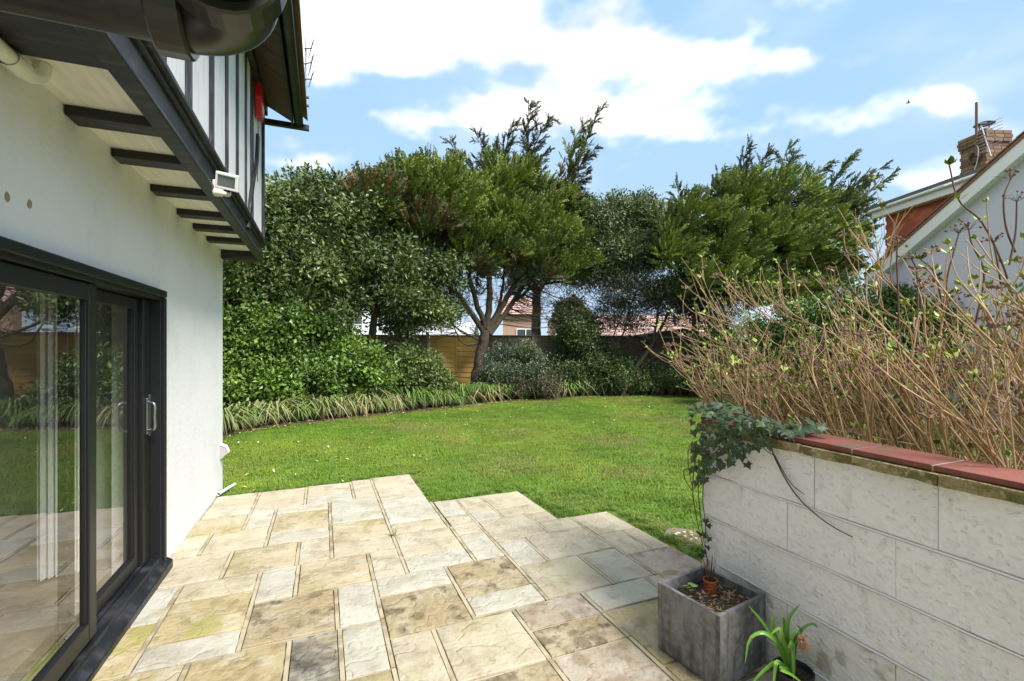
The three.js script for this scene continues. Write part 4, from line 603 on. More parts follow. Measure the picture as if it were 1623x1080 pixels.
function tree({ name, label, category = 'tree', group, base, limbs, lobes, clumps, per, spread, kind, pal, seed, scale = [.8, 1.3], bark = M.bark, wind = null, twigR = .022, inner = .3, feathers = null, twigs = 1, minUp = .0, thin = .0, bare = null }) {
  const R = RNG(seed), T = thing(name, label, category, [0, 0, 0], group), sk = limbs ? skeleton(limbs) : { geos: [], nodes: [] };
  sk.geos.forEach(([g, r], i) => mesh(i ? 'limb' : 'trunk', g, bark, T));
  const tw = [], inst = [], tot = lobes.reduce((s, l) => s + l[2] * l[3] * (l[5] ?? 1), 0);
  for (const l of lobes) {
    const n = Math.max(2, Math.round(clumps * l[2] * l[3] * (l[5] ?? 1) / tot)), p0 = l[6] || pal;
    for (let i = 0; i < n; i++) {
      const c = lobePoint(R, l, inner); if (c.y < -.12) c.y = -.1 + R() * .3;
      if (sk.nodes.length && R() < twigs) tw.push(twig(R, sk.nodes, c, twigR * (.6 + R() * .8)));
      const tone = R(), out = c.clone().sub(at(l[0], l[1], l[4])).normalize(), m = Math.round(per * (.6 + .8 * R()) * (1 - thin * R()));
      for (let k = 0; k < m; k++) {
        const o = V(R() * 2 - 1, (R() * 2 - 1) * .7, R() * 2 - 1); if (o.length() > 1) { k--; continue; }
        const p = c.clone().addScaledVector(o, spread); if (p.y < -.14) continue;
        const s = lerp(scale[0], scale[1], R()); let q;
        if (wind) { const d = wind.clone().multiplyScalar(.9).addScaledVector(out, .55).addScaledVector(o, .75).add(V(0, minUp, 0)).normalize(); q = new THREE.Quaternion().setFromUnitVectors(UP, d).multiply(new THREE.Quaternion().setFromAxisAngle(UP, R() * 6.3)); } else q = rq(R);
        const pick = p0[Math.min(p0.length - 1, Math.floor((tone * .6 + R() * .4) * p0.length))], v = .78 + R() * .5; inst.push({ p, q, s, c: col(pick[0] * v, pick[1] * v, pick[2] * v) });
      }
    }
  }
  if (bare) for (const [l, n] of bare) for (let i = 0; i < n; i++) {
    const c = lobePoint(R, l, 0), g = twig(R, sk.nodes, c, .010 + R() * .008); tw.push(g);
    for (let k = 0; k < 3; k++) { const d = V(R() - .5, R() - .25, R() - .5).multiplyScalar(.9), e = c.clone().add(d); tw.push(tube([c, c.clone().addScaledVector(d, .5).add(V((R() - .5) * .1, .03, (R() - .5) * .1)), e], .006, .003, 4)); if (k < 2) { const f = d.clone().multiplyScalar(.5).add(V(R() - .5, R() - .4, R() - .5).multiplyScalar(.4)); tw.push(tube([c.clone().addScaledVector(d, .5), c.clone().addScaledVector(d, .5).add(f)], .004, .002, 3)); } }
  }
  if (feathers) for (const [pts, dark] of feathers) {
    const c = new THREE.CatmullRomCurve3(P2(pts)), L = c.getLength(); tw.push(tube(c.getPoints(10), .028, .006, 5));
    const n = Math.round(L * 9), add = (p, d, sc) => { const pk = dark[Math.floor(R() * dark.length)], v = .75 + R() * .5; inst.push({ p, q: new THREE.Quaternion().setFromUnitVectors(UP, d).multiply(new THREE.Quaternion().setFromAxisAngle(UP, R() * 6.3)), s: sc, c: col(pk[0] * v, pk[1] * v, pk[2] * v) }); };
    for (let i = 0; i < n; i++) {
      const t = Math.min(1, (i + R()) / n), p = c.getPoint(t), tg = c.getTangent(t), sd = V(R() - .5, R() - .6, R() - .5).add(V(.18 * CS, 0, .18 * SN)).normalize(), d = tg.clone().addScaledVector(sd, .8).normalize(), l = (.62 * (1 - t) + .16) * (.6 + .6 * R()), e = p.clone().addScaledVector(d, l).add(V(0, l * .12, 0));
      if (l > .25) tw.push(tube([p, p.clone().lerp(e, .5).add(V(0, -.01, 0)), e], .007, .003, 4));
      const m = Math.max(4, Math.round(l * 24)); for (let k = 0; k < m; k++) { const u = (k + R()) / m, o = V(R() - .5, R() - .5, R() - .5).normalize(); add(p.clone().lerp(e, u), d.clone().addScaledVector(o, .55).normalize(), .5 + R() * .6); }
    }
    for (let k = 0; k < 5; k++) add(c.getPoint(.9 + .02 * k), c.getTangent(.97), .4 + R() * .3);
  }
  if (tw.length) stuff(mesh('branches', merge(tw), bark, T));
  instanced('crown', CL[kind], kind === 'spray' || kind === 'longSpray' ? M.leafMatt : M.leaf, inst, T);
  return T;
}
const pOak = [[.048, .075, .02], [.07, .105, .026], [.092, .135, .032], [.12, .17, .04], [.16, .205, .055]];
const pHedge = [[.045, .085, .016], [.07, .13, .02], [.10, .18, .026], [.135, .23, .03], [.17, .27, .04]];
const pGrey = [[.045, .07, .035], [.07, .10, .05], [.10, .135, .075], [.13, .16, .095]];
const pCyp = [[.075, .10, .02], [.11, .15, .024], [.15, .20, .03], [.195, .255, .034], [.235, .285, .045]];
const pCypBrown = [[.12, .085, .03], [.15, .10, .04], [.09, .10, .03], [.10, .14, .03], [.19, .11, .04]];
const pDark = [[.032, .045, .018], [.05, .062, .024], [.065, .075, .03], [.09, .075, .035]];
// evergreen oak behind the hedge
tree({ name: 'holm_oak', label: 'broad dark evergreen oak with dense rounded crown above the bright hedge', base: 0, seed: 1001, kind: 'oak', pal: pOak,
  limbs: [[[[586, 648, 13], [588, 590, 13], [590, 530, 13], [600, 480, 13], [612, 430, 13], [600, 370, 12.8]], .15, .05], [[[596, 495, 13], [560, 455, 12.6], [510, 420, 12.2], [460, 370, 11.8]], .08, .03], [[[600, 480, 13], [640, 450, 13.3], [680, 420, 13.6], [710, 380, 13.8]], .075, .025], [[[560, 600, 12.6], [556, 540, 12.6], [548, 490, 12.5], [530, 440, 12.3]], .06, .03], [[[625, 600, 13.4], [627, 530, 13.4], [622, 470, 13.4], [640, 420, 13.4]], .045, .02], [[[642, 600, 13.6], [645, 540, 13.6], [652, 480, 13.6]], .035, .018], [[[520, 620, 12], [510, 560, 12], [505, 500, 12], [480, 430, 11.8]], .06, .03]],
  lobes: [[440, 360, 72, 62, 11.6], [530, 340, 92, 58, 12.4], [610, 335, 75, 55, 13.6], [388, 400, 55, 80, 10.9], [480, 430, 80, 55, 11.6], [575, 410, 85, 48, 12.6], [655, 310, 58, 40, 14.6], [690, 350, 55, 55, 14.6], [650, 425, 62, 36, 13.4, .6], [705, 430, 45, 34, 14, .5], [650, 490, 60, 36, 13.6, .65], [600, 465, 70, 26, 12.8, .6], [520, 480, 70, 30, 11.8, .8], [705, 485, 45, 30, 14, .35]], clumps: 600, per: 22, spread: .37, inner: .38, twigs: .5, scale: [.6, 1.6], bare: [[[640, 470, 60, 45, 13.4], 60], [[560, 480, 50, 30, 12.6], 30], [[690, 440, 40, 40, 13.8], 30]] });
// hedge at the left, brighter leaves
tree({ name: 'evergreen_hedge', label: 'tall bright green glossy hedge shrub growing against the house corner', category: 'hedge', seed: 1003, kind: 'hedge', pal: pHedge,
  limbs: [[[[450, 662, 11.4], [452, 600, 11.4], [448, 540, 11.4], [440, 470, 11.4]], .06, .02], [[[540, 652, 12.2], [538, 600, 12.2], [545, 540, 12.2]], .05, .02]],
  lobes: [[385, 500, 50, 90, 11.0], [440, 520, 60, 84, 11.3], [505, 550, 62, 74, 11.9], [395, 590, 52, 56, 10.9], [460, 595, 66, 44, 11.4], [560, 580, 60, 52, 12.4], [612, 598, 42, 36, 13], [480, 460, 50, 36, 11.8, .7], [330, 560, 40, 100, 10.6]], clumps: 430, per: 24, spread: .31, inner: .4, twigs: .25, scale: [.55, 1.6], bark: M.barkDark });
// windswept cypress in the middle
const W1 = V(.55, .75, -.2);
tree({ name: 'monterey_cypress', label: 'spreading cypress with forked bare trunk and browning foliage before the yellow fence panel', seed: 1005, kind: 'spray', pal: pCyp, wind: V(.15, .7, .1), minUp: .15,
  limbs: [[[[752, 634, 15.2], [756, 600, 15.2], [762, 560, 15.2], [770, 525, 15.2]], .22, .16], [[[768, 528, 15.2], [735, 480, 15], [690, 430, 14.7], [640, 370, 13.6], [600, 325, 12.6], [572, 300, 12.2]], .10, .02], [[[770, 522, 15.2], [752, 470, 15], [735, 410, 14.8], [705, 350, 13.9], [690, 305, 13.4]], .10, .02], [[[772, 522, 15.2], [776, 460, 15.2], [774, 400, 15.2], [790, 330, 15.2], [798, 260, 15.2]], .12, .025], [[[774, 525, 15.2], [805, 470, 15.4], [828, 420, 15.5], [842, 360, 15.6], [838, 290, 15.6], [838, 200, 15.6]], .11, .015], [[[776, 530, 15.2], [812, 480, 15.6], [852, 410, 15.9], [890, 335, 16.1], [920, 250, 16.2], [945, 185, 16.2]], .10, .012], [[[812, 480, 15.6], [850, 450, 15.8], [905, 415, 16], [935, 385, 16.1]], .06, .02], [[[762, 540, 15.2], [730, 525, 14.9], [700, 500, 14.7], [660, 495, 14.5]], .045, .012], [[[758, 545, 15.2], [735, 545, 15], [715, 505, 14.9], [712, 470, 14.8]], .035, .012], [[[770, 530, 15.3], [792, 480, 15.5], [800, 430, 15.6], [820, 370, 15.6]], .07, .02]],
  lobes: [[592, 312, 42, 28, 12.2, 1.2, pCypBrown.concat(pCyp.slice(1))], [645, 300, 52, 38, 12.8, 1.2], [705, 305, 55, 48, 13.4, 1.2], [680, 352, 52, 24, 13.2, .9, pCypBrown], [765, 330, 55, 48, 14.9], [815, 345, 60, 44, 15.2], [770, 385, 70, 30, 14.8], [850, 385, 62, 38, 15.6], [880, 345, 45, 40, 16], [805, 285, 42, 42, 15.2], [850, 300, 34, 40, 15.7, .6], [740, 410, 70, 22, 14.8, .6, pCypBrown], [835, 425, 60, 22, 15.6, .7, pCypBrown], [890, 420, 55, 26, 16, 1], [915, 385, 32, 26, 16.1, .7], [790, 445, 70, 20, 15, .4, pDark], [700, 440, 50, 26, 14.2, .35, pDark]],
  clumps: 430, per: 36, spread: .27, inner: .25, twigs: .6, scale: [.8, 1.5], bare: [[[690, 470, 70, 45, 14.8], 80], [[745, 455, 60, 50, 15], 90], [[830, 460, 60, 50, 15.5], 90], [[640, 440, 40, 40, 14.4], 25], [[720, 510, 60, 30, 15], 45], [[880, 480, 50, 40, 15.9], 40]],
  feathers: [[[[770, 330, 15], [745, 265, 15], [713, 227, 15]], pDark], [[[790, 320, 15.2], [772, 255, 15.2], [755, 212, 15.2]], pDark], [[[800, 300, 15.2], [800, 245, 15.2], [814, 193, 15.2]], pDark], [[[838, 300, 15.6], [836, 230, 15.6], [838, 163, 15.6]], pDark], [[[838, 270, 15.6], [850, 225, 15.6], [873, 188, 15.6]], pDark], [[[880, 350, 16], [912, 260, 16.2], [952, 169, 16.2]], pDark.concat(pCyp.slice(0, 2))], [[[890, 320, 16.1], [915, 270, 16.2], [946, 231, 16.2]], pDark], [[[880, 340, 16], [905, 300, 16.1], [931, 268, 16.2]], pDark], [[[905, 280, 16.1], [905, 235, 16.1], [925, 195, 16.2]], pCyp.slice(0, 3)], [[[770, 320, 15], [730, 290, 14.8], [700, 262, 14.8]], pDark], [[[820, 320, 15.4], [800, 270, 15.4], [785, 225, 15.4]], pDark], [[[860, 360, 15.9], [880, 300, 16], [895, 250, 16.1]], pCypBrown]] });
// oak behind, pale flecked crown
tree({ name: 'holm_oak', label: 'grey-green evergreen oak with upright fork standing between the two cypresses', seed: 1007, kind: 'oak', pal: pOak.concat(pGrey), limbs: [[[[848, 640, 17], [850, 560, 17], [850, 500, 17], [850, 455, 17]], .20, .15], [[[850, 470, 17], [868, 440, 17], [905, 425, 17], [950, 400, 17], [985, 360, 17]], .10, .03], [[[850, 460, 17], [846, 430, 17], [870, 380, 17], [900, 340, 17]], .10, .03], [[[862, 450, 17], [900, 445, 17], [950, 430, 17], [1000, 430, 17]], .06, .02]],
  lobes: [[955, 345, 62, 36, 17], [1005, 350, 48, 36, 17.2], [930, 385, 55, 32, 17], [985, 400, 66, 36, 17], [1040, 395, 30, 34, 17.2], [905, 330, 28, 22, 17], [960, 435, 60, 18, 17, .4], [890, 440, 40, 18, 17, .2]], clumps: 300, per: 20, spread: .40, inner: .3, twigs: .6, bare: [[[930, 455, 60, 30, 17], 50], [[1000, 450, 50, 30, 17], 40]] });
// windswept cypress at the right
tree({ name: 'monterey_cypress', label: 'bright green wind-swept cypress streaming towards the lilac gabled house', seed: 1009, kind: 'spray', pal: pCyp, wind: V(.7, .55, .3), minUp: .1,
  limbs: [[[[1100, 640, 15.6], [1102, 560, 15.6], [1105, 490, 15.6], [1125, 430, 15.6], [1155, 370, 15.6], [1180, 300, 15.6], [1185, 240, 15.6]], .17, .015], [[[1108, 480, 15.6], [1180, 420, 15.4], [1270, 345, 15.2], [1350, 255, 15]], .08, .012], [[[1112, 480, 15.6], [1210, 440, 15.3], [1310, 370, 15.1], [1395, 285, 15]], .08, .012], [[[1110, 490, 15.6], [1220, 460, 15.3], [1310, 430, 15.2], [1368, 388, 15.2]], .06, .012], [[[1108, 485, 15.6], [1090, 430, 15.4], [1085, 370, 15.3], [1075, 310, 15.3]], .07, .015]],
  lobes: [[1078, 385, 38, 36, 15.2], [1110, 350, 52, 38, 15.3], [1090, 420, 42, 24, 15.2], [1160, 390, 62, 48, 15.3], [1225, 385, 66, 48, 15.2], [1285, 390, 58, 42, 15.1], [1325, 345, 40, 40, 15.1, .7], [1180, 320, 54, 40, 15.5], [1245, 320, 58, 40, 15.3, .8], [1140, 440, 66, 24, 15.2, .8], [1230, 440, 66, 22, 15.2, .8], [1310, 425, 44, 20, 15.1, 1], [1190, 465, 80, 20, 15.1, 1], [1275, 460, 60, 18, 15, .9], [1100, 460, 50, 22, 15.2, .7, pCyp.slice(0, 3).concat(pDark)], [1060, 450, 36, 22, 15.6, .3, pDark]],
  clumps: 460, per: 36, spread: .27, inner: .25, twigs: .5, scale: [.8, 1.5], bare: [[[1130, 490, 70, 30, 15.5], 45], [[1220, 480, 60, 25, 15.2], 30], [[1060, 480, 40, 40, 15.6], 40]], bark: M.barkDark,
  feathers: [[[[1090, 350, 15.3], [1080, 320, 15.3], [1071, 287, 15.3]], pCyp.slice(0, 2)], [[[1115, 340, 15.3], [1125, 305, 15.3], [1145, 271, 15.3]], pDark.concat(pCyp.slice(0, 2))], [[[1170, 330, 15.5], [1175, 280, 15.5], [1186, 222, 15.5]], pDark], [[[1185, 320, 15.5], [1200, 275, 15.5], [1217, 240, 15.5]], pDark.concat(pCyp.slice(0, 1))], [[[1210, 330, 15.4], [1232, 280, 15.4], [1250, 232, 15.4]], pCyp.slice(0, 2)], [[[1220, 320, 15.4], [1242, 275, 15.4], [1266, 238, 15.4]], pDark.concat(pCyp.slice(0, 2))], [[[1250, 330, 15.3], [1280, 290, 15.2], [1314, 257, 15.2]], pCyp.slice(0, 2)], [[[1295, 340, 15.2], [1322, 285, 15.1], [1357, 240, 15]], pCyp.slice(0, 2)], [[[1320, 340, 15.1], [1355, 295, 15], [1402, 263, 15]], pCyp.slice(0, 2).concat(pDark)], [[[1330, 350, 15.1], [1370, 310, 15], [1413, 278, 15]], pCyp.slice(0, 2)], [[[1330, 370, 15.1], [1365, 345, 15], [1398, 323, 15]], pCyp.slice(0, 3)], [[[1310, 415, 15.1], [1345, 398, 15.1], [1375, 385, 15.1]], pCyp.slice(0, 3)], [[[1320, 400, 15.1], [1355, 375, 15.1], [1385, 355, 15.1]], pCyp.slice(0, 3)], [[[1060, 380, 15.2], [1045, 350, 15.2], [1038, 325, 15.2]], pCyp.slice(0, 2)], [[[1300, 380, 15.1], [1340, 350, 15.1], [1375, 325, 15.1]], pCyp.slice(0, 3)]] });
// leaning thicket of bare stems below
tree({ name: 'leaning_tree', label: 'thin leaning tree of bare slanting stems under the bright cypress', seed: 1011, kind: 'small', pal: pDark, bark: M.bark,
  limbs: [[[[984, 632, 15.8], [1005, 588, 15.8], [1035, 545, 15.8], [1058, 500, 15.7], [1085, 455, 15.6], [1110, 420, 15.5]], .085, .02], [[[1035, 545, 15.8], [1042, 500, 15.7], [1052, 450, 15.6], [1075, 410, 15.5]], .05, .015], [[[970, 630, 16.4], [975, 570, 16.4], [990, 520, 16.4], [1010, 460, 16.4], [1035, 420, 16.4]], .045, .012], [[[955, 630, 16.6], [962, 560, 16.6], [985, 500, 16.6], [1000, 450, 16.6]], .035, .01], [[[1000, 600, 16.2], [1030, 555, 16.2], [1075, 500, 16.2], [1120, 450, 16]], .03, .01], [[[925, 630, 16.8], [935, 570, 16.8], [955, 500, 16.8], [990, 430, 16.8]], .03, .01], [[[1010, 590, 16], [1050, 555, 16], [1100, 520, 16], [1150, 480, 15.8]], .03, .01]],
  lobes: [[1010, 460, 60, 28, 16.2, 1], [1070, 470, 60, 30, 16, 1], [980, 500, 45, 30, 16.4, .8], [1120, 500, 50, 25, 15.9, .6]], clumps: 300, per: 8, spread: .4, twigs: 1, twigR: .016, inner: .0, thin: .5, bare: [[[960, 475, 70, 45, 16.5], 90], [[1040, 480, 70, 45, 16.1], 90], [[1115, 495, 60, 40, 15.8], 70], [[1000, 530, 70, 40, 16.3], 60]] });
// understorey shrubs along the fence
const shrub = (label, lobes, kind, pal, seed, clumps = 90, per = 18, spread = .28) => tree({ name: 'shrub', label, category: 'shrub', group: undefined, seed, kind, pal, lobes, clumps, per, spread, inner: .3, twigs: .4, limbs: [[[[lobes[0][0], 640, lobes[0][4]], [lobes[0][0] + 4, lobes[0][1] + 10, lobes[0][4]], [lobes[0][0] - 3, lobes[0][1] - 10, lobes[0][4]]], .03, .012]], bark: M.barkDark });
shrub('grey-green rounded shrub beside the forked cypress trunk', [[815, 575, 44, 34, 15.3], [785, 600, 24, 20, 15], [845, 595, 30, 24, 15.4]], 'small', pGrey.concat(pOak.slice(0, 2)), 1021, 110, 22);
shrub('dark holly-like shrub standing in front of the fence between the trunks', [[915, 540, 36, 48, 16.4], [890, 590, 40, 26, 16.2], [905, 500, 26, 26, 16.6]], 'holly', pOak.slice(0, 3), 1023, 120, 20);
shrub('low dark leafy shrub behind the strap-leaved border under the leaning tree', [[960, 590, 44, 26, 16.2], [1010, 595, 34, 20, 16.4], [945, 570, 30, 20, 16.6]], 'holly', pOak.slice(0, 3).concat(pHedge.slice(0, 2)), 1025, 110, 20);
shrub('brownish twiggy shrub at the foot of the grey-green rounded shrub', [[860, 610, 40, 16, 15.2], [820, 612, 30, 12, 15]], 'small', [[.10, .075, .05], [.08, .07, .035], [.07, .085, .03]], 1027, 70, 14);
shrub('low green shrub in front of the old brown fence', [[655, 590, 40, 34, 13.4], [690, 612, 26, 18, 13.4], [630, 570, 26, 26, 13.6]], 'hedge', pOak.slice(1, 4), 1029, 90, 16);
shrub('dense dark green hedge shrub behind the bare hydrangea canes', [[1205, 560, 46, 60, 13], [1270, 540, 55, 70, 12.6], [1350, 530, 60, 80, 12], [1440, 540, 70, 80, 11.5], [1160, 590, 30, 40, 13.6]], 'hedge', pHedge.slice(0, 4), 1031, 300, 18, .34);
shrub('dark shrub beside the garden shed', [[1110, 585, 30, 34, 15.6], [1140, 560, 30, 50, 15.2], [1085, 605, 26, 18, 15.6]], 'holly', pOak.slice(0, 3), 1033, 120, 18);
shrub('olive leafed bush far behind the yellow fence panel', [[665, 502, 26, 16, 24], [690, 510, 18, 10, 24]], 'small', [[.16, .15, .06], [.2, .17, .08]], 1035, 60, 16, .4);

// strap-leaved border plants
{
  const mk = (seed, n, h, droop) => { const R = RNG(seed), l = []; for (let i = 0; i < n; i++) { const a = R() * 6.3, hh = h * (.6 + .6 * R()), o = droop * (.5 + R()) * hh, b = V(Math.cos(a) * .06 * R(), 0, Math.sin(a) * .06 * R()), d = V(Math.cos(a), 0, Math.sin(a)); l.push(ribbon([b, b.clone().addScaledVector(d, o * .25).setY(hh * .5), b.clone().addScaledVector(d, o * .6).setY(hh * .9), b.clone().addScaledVector(d, o).setY(hh * (1.02 - droop * .35)), b.clone().addScaledVector(d, o * 1.35).setY(hh * (.9 - droop * .65))], .011 + R() * .006, UP, 1, .3)); } return merge(l); };
  const geo = [mk(401, 46, .42, .45), mk(402, 42, .48, .35), mk(403, 52, .38, .95), mk(404, 50, .44, .8)];
  const green = [mat(.13, .22, .035, .5), mat(.17, .26, .045, .5), mat(.10, .18, .03, .5)], pale = [mat(.22, .24, .09, .6), mat(.17, .21, .06, .6)], dead = mat(.36, .27, .14, .8);
  const R = RNG(411), N = 62, deadGeo = mk(405, 12, .34, 1.2);
  for (let row = 0; row < 3; row++) for (let i = 0; i < N; i++) {
    const t = (i + R() * .8) / N, p = bedCurve.getPointAt(Math.min(.99, t)), d = V(p.x, 0, p.z).normalize(), k = .26 + row * .36 + R() * .25; if (row === 2 && (t < .35 || R() < .3)) continue;
    const left = t < .30, x = p.x + d.x * k, z = p.z + d.z * k, g = thing('strap_leaf_clump', left ? 'drooping pale green strap leaf clump at the foot of the bright hedge' : 'upright green strap leaf clump in the border along the lawn', 'border plant', [x, -.18, z], left ? 'drooping strap leaf clumps under the hedge' : 'upright strap leaf clumps along the lawn');
    g.rotation.y = R() * 6.3; g.scale.setScalar(left ? .95 + R() * .5 : 1.05 + R() * .55);
    mesh('leaves', left ? geo[2 + (R() < .5 ? 1 : 0)] : geo[R() < .25 ? 3 : R() < .5 ? 1 : 0], left && R() < .45 || R() < .12 ? pale[R() < .5 ? 0 : 1] : green[Math.floor(R() * 3)], g); if (R() < (left ? .4 : .2)) mesh('withered_leaves', deadGeo, dead, g);
  }
}

// ------------------------------------------------------------------ fence, shed and the houses beyond
{
  const A = at(352, 545, 14.6), B = at(1120, 545, 18.2), L = Math.hypot(B.x - A.x, B.z - A.z), dir = V((B.x - A.x) / L, 0, (B.z - A.z) / L), ang = Math.atan2(-dir.z, dir.x), n = Math.floor(L / 1.86), top = 1.72 + .17 + .17, R = RNG(421);
  const yellowAt = onZ(717, 560, 0 + at(717, 560, 16.2).z); let best = 0, bd = 1e9; for (let i = 0; i < n; i++) { const c = A.clone().addScaledVector(dir, (i + .5) * 1.86), q = Math.abs((c.x * CS + c.z * SN) / (c.x * SN - c.z * CS) - (717 - 811.5) / FPX); if (q < bd) { bd = q; best = i; } }
  const off = (() => { for (let s = -1; s <= 1; s += .02) { const c = A.clone().addScaledVector(dir, (best + .5) * 1.86 + s); if ((c.x * CS + c.z * SN) / (c.x * SN - c.z * CS) > (722 - 811.5) / FPX) return s; } return 0; })();
  for (let i = -1; i < n; i++) {
    const c = A.clone().addScaledVector(dir, (i + .5) * 1.86 + off), y = i === best, old = M.fenceOld, f = thing('fence_panel', y ? 'new yellow lapped wooden fence panel behind the forked cypress' : 'weathered brown lapped wooden fence panel behind the shrubs', 'fence panel', [c.x, -.19, c.z], y ? undefined : 'weathered fence panels behind the trees'); f.rotation.y = ang;
    const nb = 11, bh = 1.98 / nb; for (let k = 0; k < nb; k++) { const g = box(-.9, .9, -.07, bh - .05, -.006, .006, .002); g.rotateX(-.13); g.translate((R() - .5) * .01, .1 + k * bh + .05, (R() - .5) * .006); mesh('board', g, y ? M.fenceWood : old, f); }
    for (const x of [-.87, 0, .87]) mesh('batten', box(x - .02, x + .02, .06, 2.06, .02, .045, .003), y ? M.fenceWood : old, f);
    mesh('cap_rail', box(-.92, .92, 2.061, 2.09, -.03, .05, .004), y ? M.fenceWood : old, f); mesh('post', box(-.975, -.905, 0, 2.14, -.04, .04, .006), y ? mat(.34, .30, .22, .9) : old, f);
  }
  const p0 = at(708, 604, 15.4), p1 = at(691, 538, 15.9); tag(mesh('leaning_pole', tube([V(p0.x, -.18, p0.z), p1], .02, .02, 8), mat(.30, .22, .08, .8)), 'wooden pole leaning against the yellow fence panel', 'pole');
  // shed in the corner
  const s = at(1062, 545, 17.3), sh = thing('garden_shed', 'low weathered wooden shed with pale roof edge in the far corner', 'shed', [s.x, -.19, s.z]); sh.rotation.y = -YAW;
  for (let k = 0; k < 11; k++) mesh('board', box(-.75, .9, k * .18, k * .18 + .172, 0, .03, .004), mat(.12 + (k % 3) * .02, .105 + (k % 3) * .015, .075, .9), sh);
  mesh('body', box(-.74, .89, 0, 2.0, -1.6, -.002, 0), M.fenceOld, sh); mesh('roof', prism([[-.9, 2.02], [1.05, 2.02], [1.05, 2.09], [.5, 2.35], [-.9, 2.14]], 1.9, 0).translate(0, 0, -1.7), mat(.10, .10, .075, .9), sh); mesh('roof_edge', box(-.92, 1.07, 2.0, 2.05, .203, .235, .004), mat(.42, .40, .34, .8), sh);
}
function farHouse(name, label, px0, px1, eavePy, ridgePy, depth, wallM, roofM, wins, gable, deep = 7) {
  const a = at(px0, HOR, depth), b = at(px1, HOR, depth), w = a.distanceTo(b), eave = CAM_H + (HOR - eavePy) / FPX * depth + .19, ridge = CAM_H + (HOR - ridgePy) / FPX * depth + .19;
  const h = thing(name, label, 'house', [(a.x + b.x) / 2, -.19, (a.z + b.z) / 2]); h.rotation.y = -YAW;
  mesh('wall', box(-w / 2, w / 2, 0, eave, -deep, 0, 0), wallM, h);
  if (gable) { const g = prism([[-w / 2, eave], [w / 2, eave], [0, ridge]], deep - .1); g.translate(0, 0, -deep + .06); mesh('gable', g, gable, h); const o = .3; for (const s of [-1, 1]) { const dx = s * (w / 2 + o), dy = eave - (ridge - eave) * o / (w / 2), t = tris([[V(dx, dy, .35), V(0, ridge + .08, .35), V(0, ridge + .08, -deep - .3)], [V(dx, dy, .35), V(0, ridge + .08, -deep - .3), V(dx, dy, -deep - .3)]]); metreUV(t); mesh('roof', t, roofM, h); } }
  else { const o = .35, t = tris([[V(-w / 2 - o, eave - .1, o), V(w / 2 + o, eave - .1, o), V(w / 2 + o, ridge, -deep / 2)], [V(-w / 2 - o, eave - .1, o), V(w / 2 + o, ridge, -deep / 2), V(-w / 2 - o, ridge, -deep / 2)], [V(-w / 2 - o, eave - .1, -deep - o), V(w / 2 + o, ridge, -deep / 2), V(w / 2 + o, eave - .1, -deep - o)], [V(-w / 2 - o, eave - .1, -deep - o), V(-w / 2 - o, ridge, -deep / 2), V(w / 2 + o, ridge, -deep / 2)], [V(-w / 2, eave, 0), V(-w / 2, ridge, -deep / 2), V(-w / 2, eave, -deep)], [V(w / 2, eave, 0), V(w / 2, ridge, -deep / 2), V(w / 2, eave, -deep)]]); metreUV(t); mesh('roof', t, roofM, h); for (let k = 0; k < 8; k++) { const u = (k + .5) / 8; mesh('tile_course', box(-w / 2 - o, w / 2 + o, lerp(eave - .1, ridge, u) + .02, lerp(eave - .1, ridge, u) + .07, lerp(o, -deep / 2, u) - .02, lerp(o, -deep / 2, u) + .03, 0), roofM, h); } }
  for (const [x, y, ww, hh] of wins) { const wn = mesh('window', box(x - ww / 2 - .06, x + ww / 2 + .06, y - .06, y + hh + .06, .005, .05, .005), M.white, h); mesh('pane', box(x - ww / 2, x - .03, y, y + hh, .045, .056, 0), mat(.06, .07, .08, .1), wn); mesh('pane', box(x + .03, x + ww / 2, y, y + hh, .045, .056, 0), mat(.06, .07, .08, .1), wn); }
  return h;
}
{
  const pink = mat(1, 1, 1, .85, { map: tex(256, (u, v) => mixc([.44, .29, .25], [.52, .37, .32], tf(u, v, 12, 731, 4))) }), orange = mat(.52, .32, .17, .85), brick = mat(1, 1, 1, .9, { map: tex(256, (u, v) => mixc([.42, .24, .18], [.50, .32, .25], tf(u, v * 3, 10, 741, 4))) }), wh = mat(.74, .74, .75, .8), pinkW = mat(.62, .44, .40, .85);
  farHouse('distant_house', 'white walled house with red roof seen behind the evergreen oak trunks', 520, 652, 478, 452, 36, wh, pink, [[-1.2, 1.2, 1.4, 1.2], [1.9, 1.0, 1.5, 1.3], [1.9, 3.3, 1.2, 1.1], [-1.2, 3.3, 1.2, 1.1]], null);
  farHouse('distant_bungalow', 'low pale bungalow with grey roof seen over the yellow fence panel', 632, 742, 534, 506, 34, wh, mat(.5, .5, .52, .8), [], null);
  farHouse('distant_brick_house', 'red brick house with pink tiled roof seen right of the forked cypress', 797, 850, 496, 462, 30, brick, pink, [[.4, 1.6, 1.1, 1.1], [-.6, .4, .9, 1.2]], null);
  farHouse('distant_gable_house', 'orange gabled house seen under the grey-green oak crown', 880, 938, 500, 468, 33, pinkW, pink, [[.5, .8, 1, 1.2]], orange);
  farHouse('distant_long_house', 'long low house with pink tiled roof seen through the slanting stems', 930, 1160, 532, 494, 31, pinkW, pink, [], null);
}
